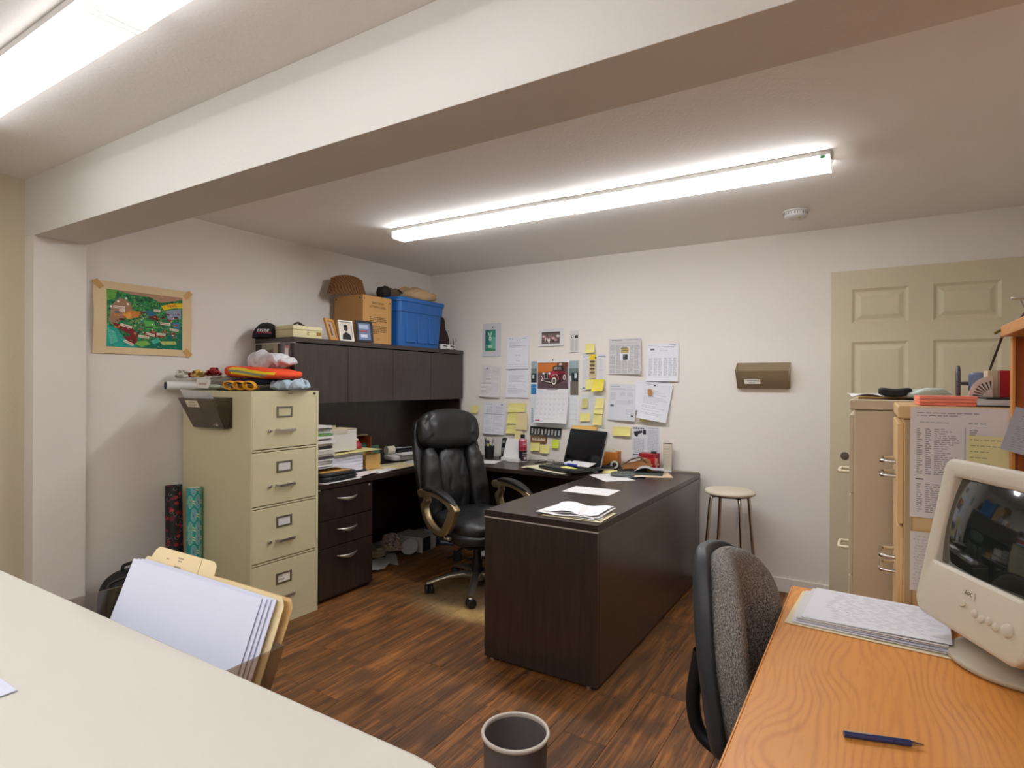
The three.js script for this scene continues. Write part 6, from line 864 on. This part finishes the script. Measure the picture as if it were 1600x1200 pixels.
// stuck on the tan cabinet side and on the shelf post
one('printed_list', sheet(0.222, 0.315, (u, v) => 0.002 + 0.004 * Math.pow(v, 6) + 0.0025 * Math.exp(-Math.pow((v - 0.85) * 14, 2)), 0.0006, 6, 24), pm(docTex('list', 41, '#e2dbd8')), 'printed list sheet stuck on the side of the tan cabinet', 'paper', [3.735, 1.152, 2.2005]);
one('sticky_note', sheet(0.09, 0.094, (u, v) => 0.003 + 0.012 * Math.pow(1 - v, 2), 0.0005, 5, 8), pm(cv(90, 94, (x) => { x.fillStyle = '#e6dca4'; x.fillRect(0, 0, 90, 94); const r = rng(9); x.fillStyle = 'rgba(90,80,60,.45)'; for (const y of [10, 26, 42, 58, 74]) { let p = 6; const e = y > 30 ? 44 : 80; while (p < e) { const l = 3 + r() * 10; x.fillRect(p, y, l, 2.5); p += l + 3; } } })), 'large yellow handwritten note on the printed list', 'sticky note', [3.798, 1.187, 2.2075], [0, 0, -0.02]);
one('note_sheet', sheet(0.06, 0.17, (u, v) => 0.003, 0.0006, 4, 6), pm(docTex('hand', 43, '#ddd5cf')), 'narrow note sheet low on the tan cabinet side behind the monitor', 'paper', [3.655, 0.868, 2.201]);
one('note_sheet', sheet(0.12, 0.115, (u, v) => 0.014 + 0.02 * Math.pow(1 - u, 2), 0.0008, 8, 8), pm(docTex('hand', 47, '#d9dce6')), 'bluish-white note hanging on the front post of the wood shelf', 'paper', [3.886, 1.247, 2.25], [0, 0.0, -0.28]);
{ const t = thing('metal_stand', 'silver metal stand piece on the wood shelf top', 'metal stand', [3.868, 1.5315, 2.28], 0.2); part('stem', rod([0.012, 0, 0], [-0.012, 0.062, 0], 0.0052), silver, t); part('head', puff(0.032, 0.008, 0.016, 4, 8, (q) => { q.x -= 0.02; q.y += 0.065; }), silver, t); part('wire', Tb([[-0.01, 0.062, 0], [0.02, 0.06, 0], [0.05, 0.064, 0]], 0.0016, 12, 6), S(0x8d8578, 0.4), t); part('base', lathe([[0, 0], [0.016, 0], [0.014, 0.004], [0, 0.005]], 18).translate(0.012, 0, 0), S(0x8a7a66, 0.5), t); }
one('beaded_cord', Tb([[3.842, 1.535, 2.27], [3.856, 1.545, 2.265], [3.868, 1.565, 2.27], [3.884, 1.585, 2.28], [3.892, 1.61, 2.29]], 0.0042, 30, 8), S(0x5d3026, 0.6), 'dark red cord climbing beside the metal stand', 'cord');
one('white_bottle', lathe([[0, 0], [0.016, 0], [0.018, 0.004], [0.017, 0.05], [0.01, 0.066], [0.009, 0.08], [0, 0.081]], 24), S(0xddd6c4, 0.5), 'cream bottle on the wood shelf at the frame edge', 'bottle', [3.905, 1.5315, 2.30]);
one('hook', Tb([[3.846, 1.522, 2.218], [3.826, 1.522, 2.206], [3.812, 1.514, 2.20]], 0.004, 14, 8), S(0x7d6a34, 0.4, { metalness: 0.6 }), 'small brass hook on the shelf corner', 'hook');

// ---------- on the wood desk ----------
const OT = 0.7415;
for (let i = 0; i < 6; i++) flat('paper_sheet', ['cream folder at the bottom of the papers on the wood desk', 'white sheet low in the papers on the wood desk', 'bluish sheet in the middle of the papers on the wood desk', 'white sheet above the bluish one on the wood desk', 'white sheet second from the top on the wood desk', 'top printed sheet of the papers beside the monitor'][i], 3.522 + [0.0, 0.004, 0.012, 0.014, 0.012, 0.02][i], 2.40 + [0.012, 0.004, 0.0, -0.004, -0.002, -0.006][i], [0.355, 0.34, 0.325, 0.33, 0.325, 0.32][i], [0.285, 0.28, 0.275, 0.275, 0.272, 0.27][i], [cream, whiteP, blueW, whiteP, whiteP, pm(docTex('hand', 53, '#e6e6ee'))][i], -0.06 + [0, 0.02, -0.02, 0.015, -0.01, 0.0][i], OT + i * 0.0028, { bend: (u, v) => 0.0006 + 0.002 * i * u * (1 - v), t: 0.002 });
{ const t = thing('pen', 'dark blue pen lying at the near edge of the wood desk', 'pen', [3.545, OT + 0.006, 3.02], 0.3); part('barrel', rod([-0.055, 0, 0], [0.05, 0, 0], 0.0055), S(0x2c3564, 0.35), t); part('tip', rod([0.0505, 0, 0], [0.07, 0, 0], 0.005, 0.0012), silver, t); part('clip', BB(-0.05, -0.01, 0.005, 0.007, -0.0015, 0.0015, 0.0005), silver, t); }
{ const t = thing('monitor_cable', 'grey monitor cable running over the desk behind the monitor', 'cable', [0, 0, 0]); part('cord', Tb([[4.10, 0.90, 2.42], [4.16, 0.80, 2.42], [4.18, 0.748, 2.5], [4.12, 0.747, 2.7], [4.2, 0.747, 2.9]], 0.005, 40, 8), S(0x6a6a66, 0.5), t); }

// ---------- foreground: pocket with folder on the counter, bag, rolls, bin ----------
{
  const t = thing('letter_pocket', 'smoked plastic pocket hung behind the white counter', 'letter pocket', [2.772, 0.86, 3.912], Math.PI), m = new THREE.MeshPhysicalMaterial({ color: 0xd4cbbe, roughness: 0.04, transmission: 0.95, thickness: 0 });
  const w = 0.375, h = 0.208, k = w / 2 - 0.02, d0 = 0.035, d1 = 0.108, TT = 0.003;
  const slab = (a, b, c, d, n) => { const P = [], o = (p) => [p[0] + n[0] * TT, p[1] + n[1] * TT, p[2] + n[2] * TT], A = [a, b, c, d], O = A.map(o), q = (e, f, g2, h2) => P.push(...e, ...f, ...g2, ...e, ...g2, ...h2); q(...A.slice().reverse()); q(...O); for (let i = 0; i < 4; i++) { const j = (i + 1) % 4; q(A[i], A[j], O[j], O[i]); } const g = new THREE.BufferGeometry(); g.setAttribute('position', new THREE.Float32BufferAttribute(P, 3)); g.computeVertexNormals(); g.setAttribute('uv', new THREE.Float32BufferAttribute(new Float32Array(P.length / 3 * 2), 2)); return g; };
  part('back', B(w, h, TT, 0, h / 2, -0.0005, 0.001), m, t); part('front', slab([-k, 0, d0], [k, 0, d0], [w / 2 - 0.004, h, d1], [-w / 2 + 0.004, h, d1], [0, -0.5, 0.85]), m, t); part('bottom', slab([-k, 0, 0.001], [k, 0, 0.001], [k, 0, d0], [-k, 0, d0], [0, -1, 0]), m, t);
  part('side', slab([k, 0, 0.001], [k, 0, d0], [w / 2 - 0.004, h, d1], [w / 2 - 0.002, h, 0.001], [1, 0, 0]), m, t); part('side', slab([-k, 0, d0], [-k, 0, 0.001], [-w / 2 + 0.002, h, 0.001], [-w / 2 + 0.004, h, d1], [-1, 0, 0]), m, t);
}
const leanS = -0.38;   // the papers lean away from the counter at the top
function standing(name, label, cat, w, h, mat, x, y, z, lean, o = {}) { const g = sheet(w, h, o.bend, o.t || 0.0008, 10, 12); g.translate(0, h / 2, 0); g.rotateX(lean); return one(name, g, mat, label, cat, [x, y, z], [0, o.turn || 0, o.roll || 0]); }
{
  const t = thing('manila_folder', 'manila folder with a raised tab standing in the counter pocket', 'folder', [2.773, 0.866, 3.884], 0);
  const W = 0.33, Hh = 0.2655, out = [[-W / 2, 0], [W / 2, 0], [W / 2, Hh - 0.010], [W / 2 - 0.008, Hh], [0.016, Hh], [0.014, Hh + 0.012], [0.006, Hh + 0.017], [-0.13, Hh + 0.017], [-0.138, Hh + 0.012], [-0.144, Hh], [-W / 2 + 0.012, Hh], [-W / 2, Hh - 0.012]];
  const g = ext(out, 0.0009, 0); g.rotateX(leanS); part('back_leaf', g, manila, t);
  const f2 = ext(out.filter(([x, y]) => y <= Hh), 0.0009, 0); f2.rotateX(leanS - 0.02); f2.translate(0.002, -0.003, -0.006); part('rear_leaf', f2, S(0xdcb87e, 0.75), t);
  const lt = new THREE.PlaneGeometry(0.09, 0.026); lt.translate(-0.066, Hh + 0.002, 0.0016); lt.rotateX(leanS); part('tab_writing', lt, pm(cv(180, 52, (x) => { x.fillStyle = '#e8d3a6'; x.fillRect(0, 0, 180, 52); x.fillStyle = 'rgba(120,100,90,.6)'; x.fillRect(70, 10, 28, 4); x.fillRect(74, 18, 20, 3); x.fillRect(64, 34, 34, 5); x.fillRect(14, 20, 14, 3); })), t);
}
for (let i = 0; i < 4; i++) standing('paper_sheet', ['rearmost white sheet in front of the manila folder', 'white sheet second behind the front one in the counter pocket', 'white sheet just behind the front sheet in the counter pocket', 'large plain front sheet in the counter pocket'][i], 'paper', 0.302, 0.262, blueW, [2.778, 2.771, 2.766, 2.760][i], 0.8675, 3.8885 + i * 0.0028, leanS, { bend: (u, v) => 0.0003 + 0.0012 * Math.pow(u, 4) * (3 - i) / 3 });
flat('paper_sheet', 'bluish-white paper at the near left corner of the counter', 2.68, 4.06, 0.30, 0.10, blueW, 0.0, 1.071);
{
  const t = thing('laptop_bag', 'black soft laptop bag on the floor by the left wall', 'bag', [0.16, 0, 2.635], 1.5);
  part('body', puff(0.34, 0.36, 0.15, 3.2, 22, (q, a) => { q.y += 0.18 + 0.012 * a.y * (1 - a.x * a.x); q.z += crumple(q, 0.008, 14); }), S(0x121315, 0.6), t); part('piping', Tb([[-0.162, 0.05, 0.06], [-0.158, 0.28, 0.06], [-0.11, 0.338, 0.052], [0.11, 0.338, 0.052], [0.158, 0.28, 0.06], [0.162, 0.05, 0.06]], 0.006, 60, 8), S(0x2c2e30, 0.5), t); part('pocket', puff(0.26, 0.19, 0.04, 4, 12, (q) => { q.y += 0.13; q.z += 0.075; }), S(0x17181a, 0.6), t); part('handle', Tb([[-0.06, 0.36, 0], [-0.05, 0.395, 0], [0.05, 0.395, 0], [0.06, 0.36, 0]], 0.009, 24, 8), S(0x0e0f10, 0.6), t);
}
function roll(label, x0, z0, x1, z1, L, r, tex, edge) { const t = thing('wrapping_paper_roll', label, 'gift wrap', [0, 0, 0]); const d = V(x1 - x0, L, z1 - z0); const a = [x0, 0.001, z0], b = [x1, d.y, z1]; const g = rod(a, b, r, r, 30); part('roll', g, S(0xffffff, 0.45, { map: tex }), t); part('core', rod([x1, L, z1], [x1 + d.x * 0.002, L * 1.0015, z1 + d.z * 0.002], r * 0.86, r * 0.8, 24), S(edge, 0.7), t, 'open end of the roll'); return t; }
const wr1 = cv(128, 512, (x) => { x.fillStyle = '#161416'; x.fillRect(0, 0, 128, 512); const r = rng(6); for (let i = 0; i < 90; i++) { const a = r() * 128, b = r() * 512; x.fillStyle = ['#8f1a2a', '#a8283a', '#6d1420'][i % 3]; if (i < 46) { x.beginPath(); x.ellipse(a, b, 11, 9, 0, 0, 7); x.fill(); } else { x.strokeStyle = '#8d8f8c'; x.lineWidth = 2; x.beginPath(); x.arc(a, b, 8, 0, 4); x.stroke(); } } });
const wr2 = cv(256, 512, (x) => { x.fillStyle = '#2aa39a'; x.fillRect(0, 0, 256, 512); for (let j = 0; j < 7; j++) for (let i = 0; i < 3; i++) { const a = i * 86 + 40 + (j % 2) * 40, b = j * 76 + 30; x.fillStyle = (i + j) % 2 ? '#1f86a0' : '#2f9f86'; x.beginPath(); x.ellipse(a, b, 30, 36, 0, 0, 7); x.fill(); x.strokeStyle = '#cfe8da'; x.lineWidth = 3; for (let k = 0; k < 4; k++) { x.beginPath(); x.ellipse(a, b, 30 - k * 7, 36 - k * 8, 0, 0, 7); x.stroke(); } x.strokeStyle = '#efe2a8'; x.lineWidth = 6; x.beginPath(); x.moveTo(a + 30, b - 8); x.lineTo(a + 64, b + 2); x.moveTo(a + 30, b + 6); x.lineTo(a + 60, b + 14); x.stroke(); } });
wr1.wrapS = wr1.wrapT = wr2.wrapS = wr2.wrapT = THREE.RepeatWrapping; wr1.repeat.set(2, 1.4); wr2.repeat.set(2, 1.5);
roll('black and red patterned gift wrap roll leaning at the wall', 0.20, 2.44, 0.105, 2.405, 0.775, 0.045, wr1, 0x2a1418);
roll('teal patterned gift wrap roll beside the filing cabinet', 0.232, 2.352, 0.222, 2.350, 0.765, 0.040, wr2, 0xd9dcc0);
{
  const t = thing('waste_bin', 'round grey waste bin on the floor in the foreground', 'waste bin', [2.60, 0, 2.70]);
  part('wall', lathe([[0, 0.004], [0.085, 0.004], [0.088, 0], [0.100, 0.29], [0.097, 0.29], [0.083, 0.008], [0, 0.008]], 48), S(0x6d6463, 0.5), t); part('rim', lathe([[0.096, 0.288], [0.104, 0.288], [0.107, 0.295], [0.104, 0.301], [0.097, 0.301], [0.095, 0.295], [0.096, 0.288]], 48), S(0xcfc4b8, 0.4), t, 'pale rolled rim');
}
one('crumpled_paper', puff(0.12, 0.10, 0.11, 2.2, 18, (q) => { q.y += 0.06 + crumple(q, 0.04, 22); }), whiteP, 'crumpled white paper in the waste bin', 'paper', [2.60, 0.01, 2.70]);

// ---------- shadows for every mesh and lamp, then the picture ----------
scene.traverse((o) => { if (o.isMesh) { o.castShadow = true; o.receiveShadow = true; } if (o.isLight && o.shadow) o.castShadow = true; });
renderer.render(scene, camera);
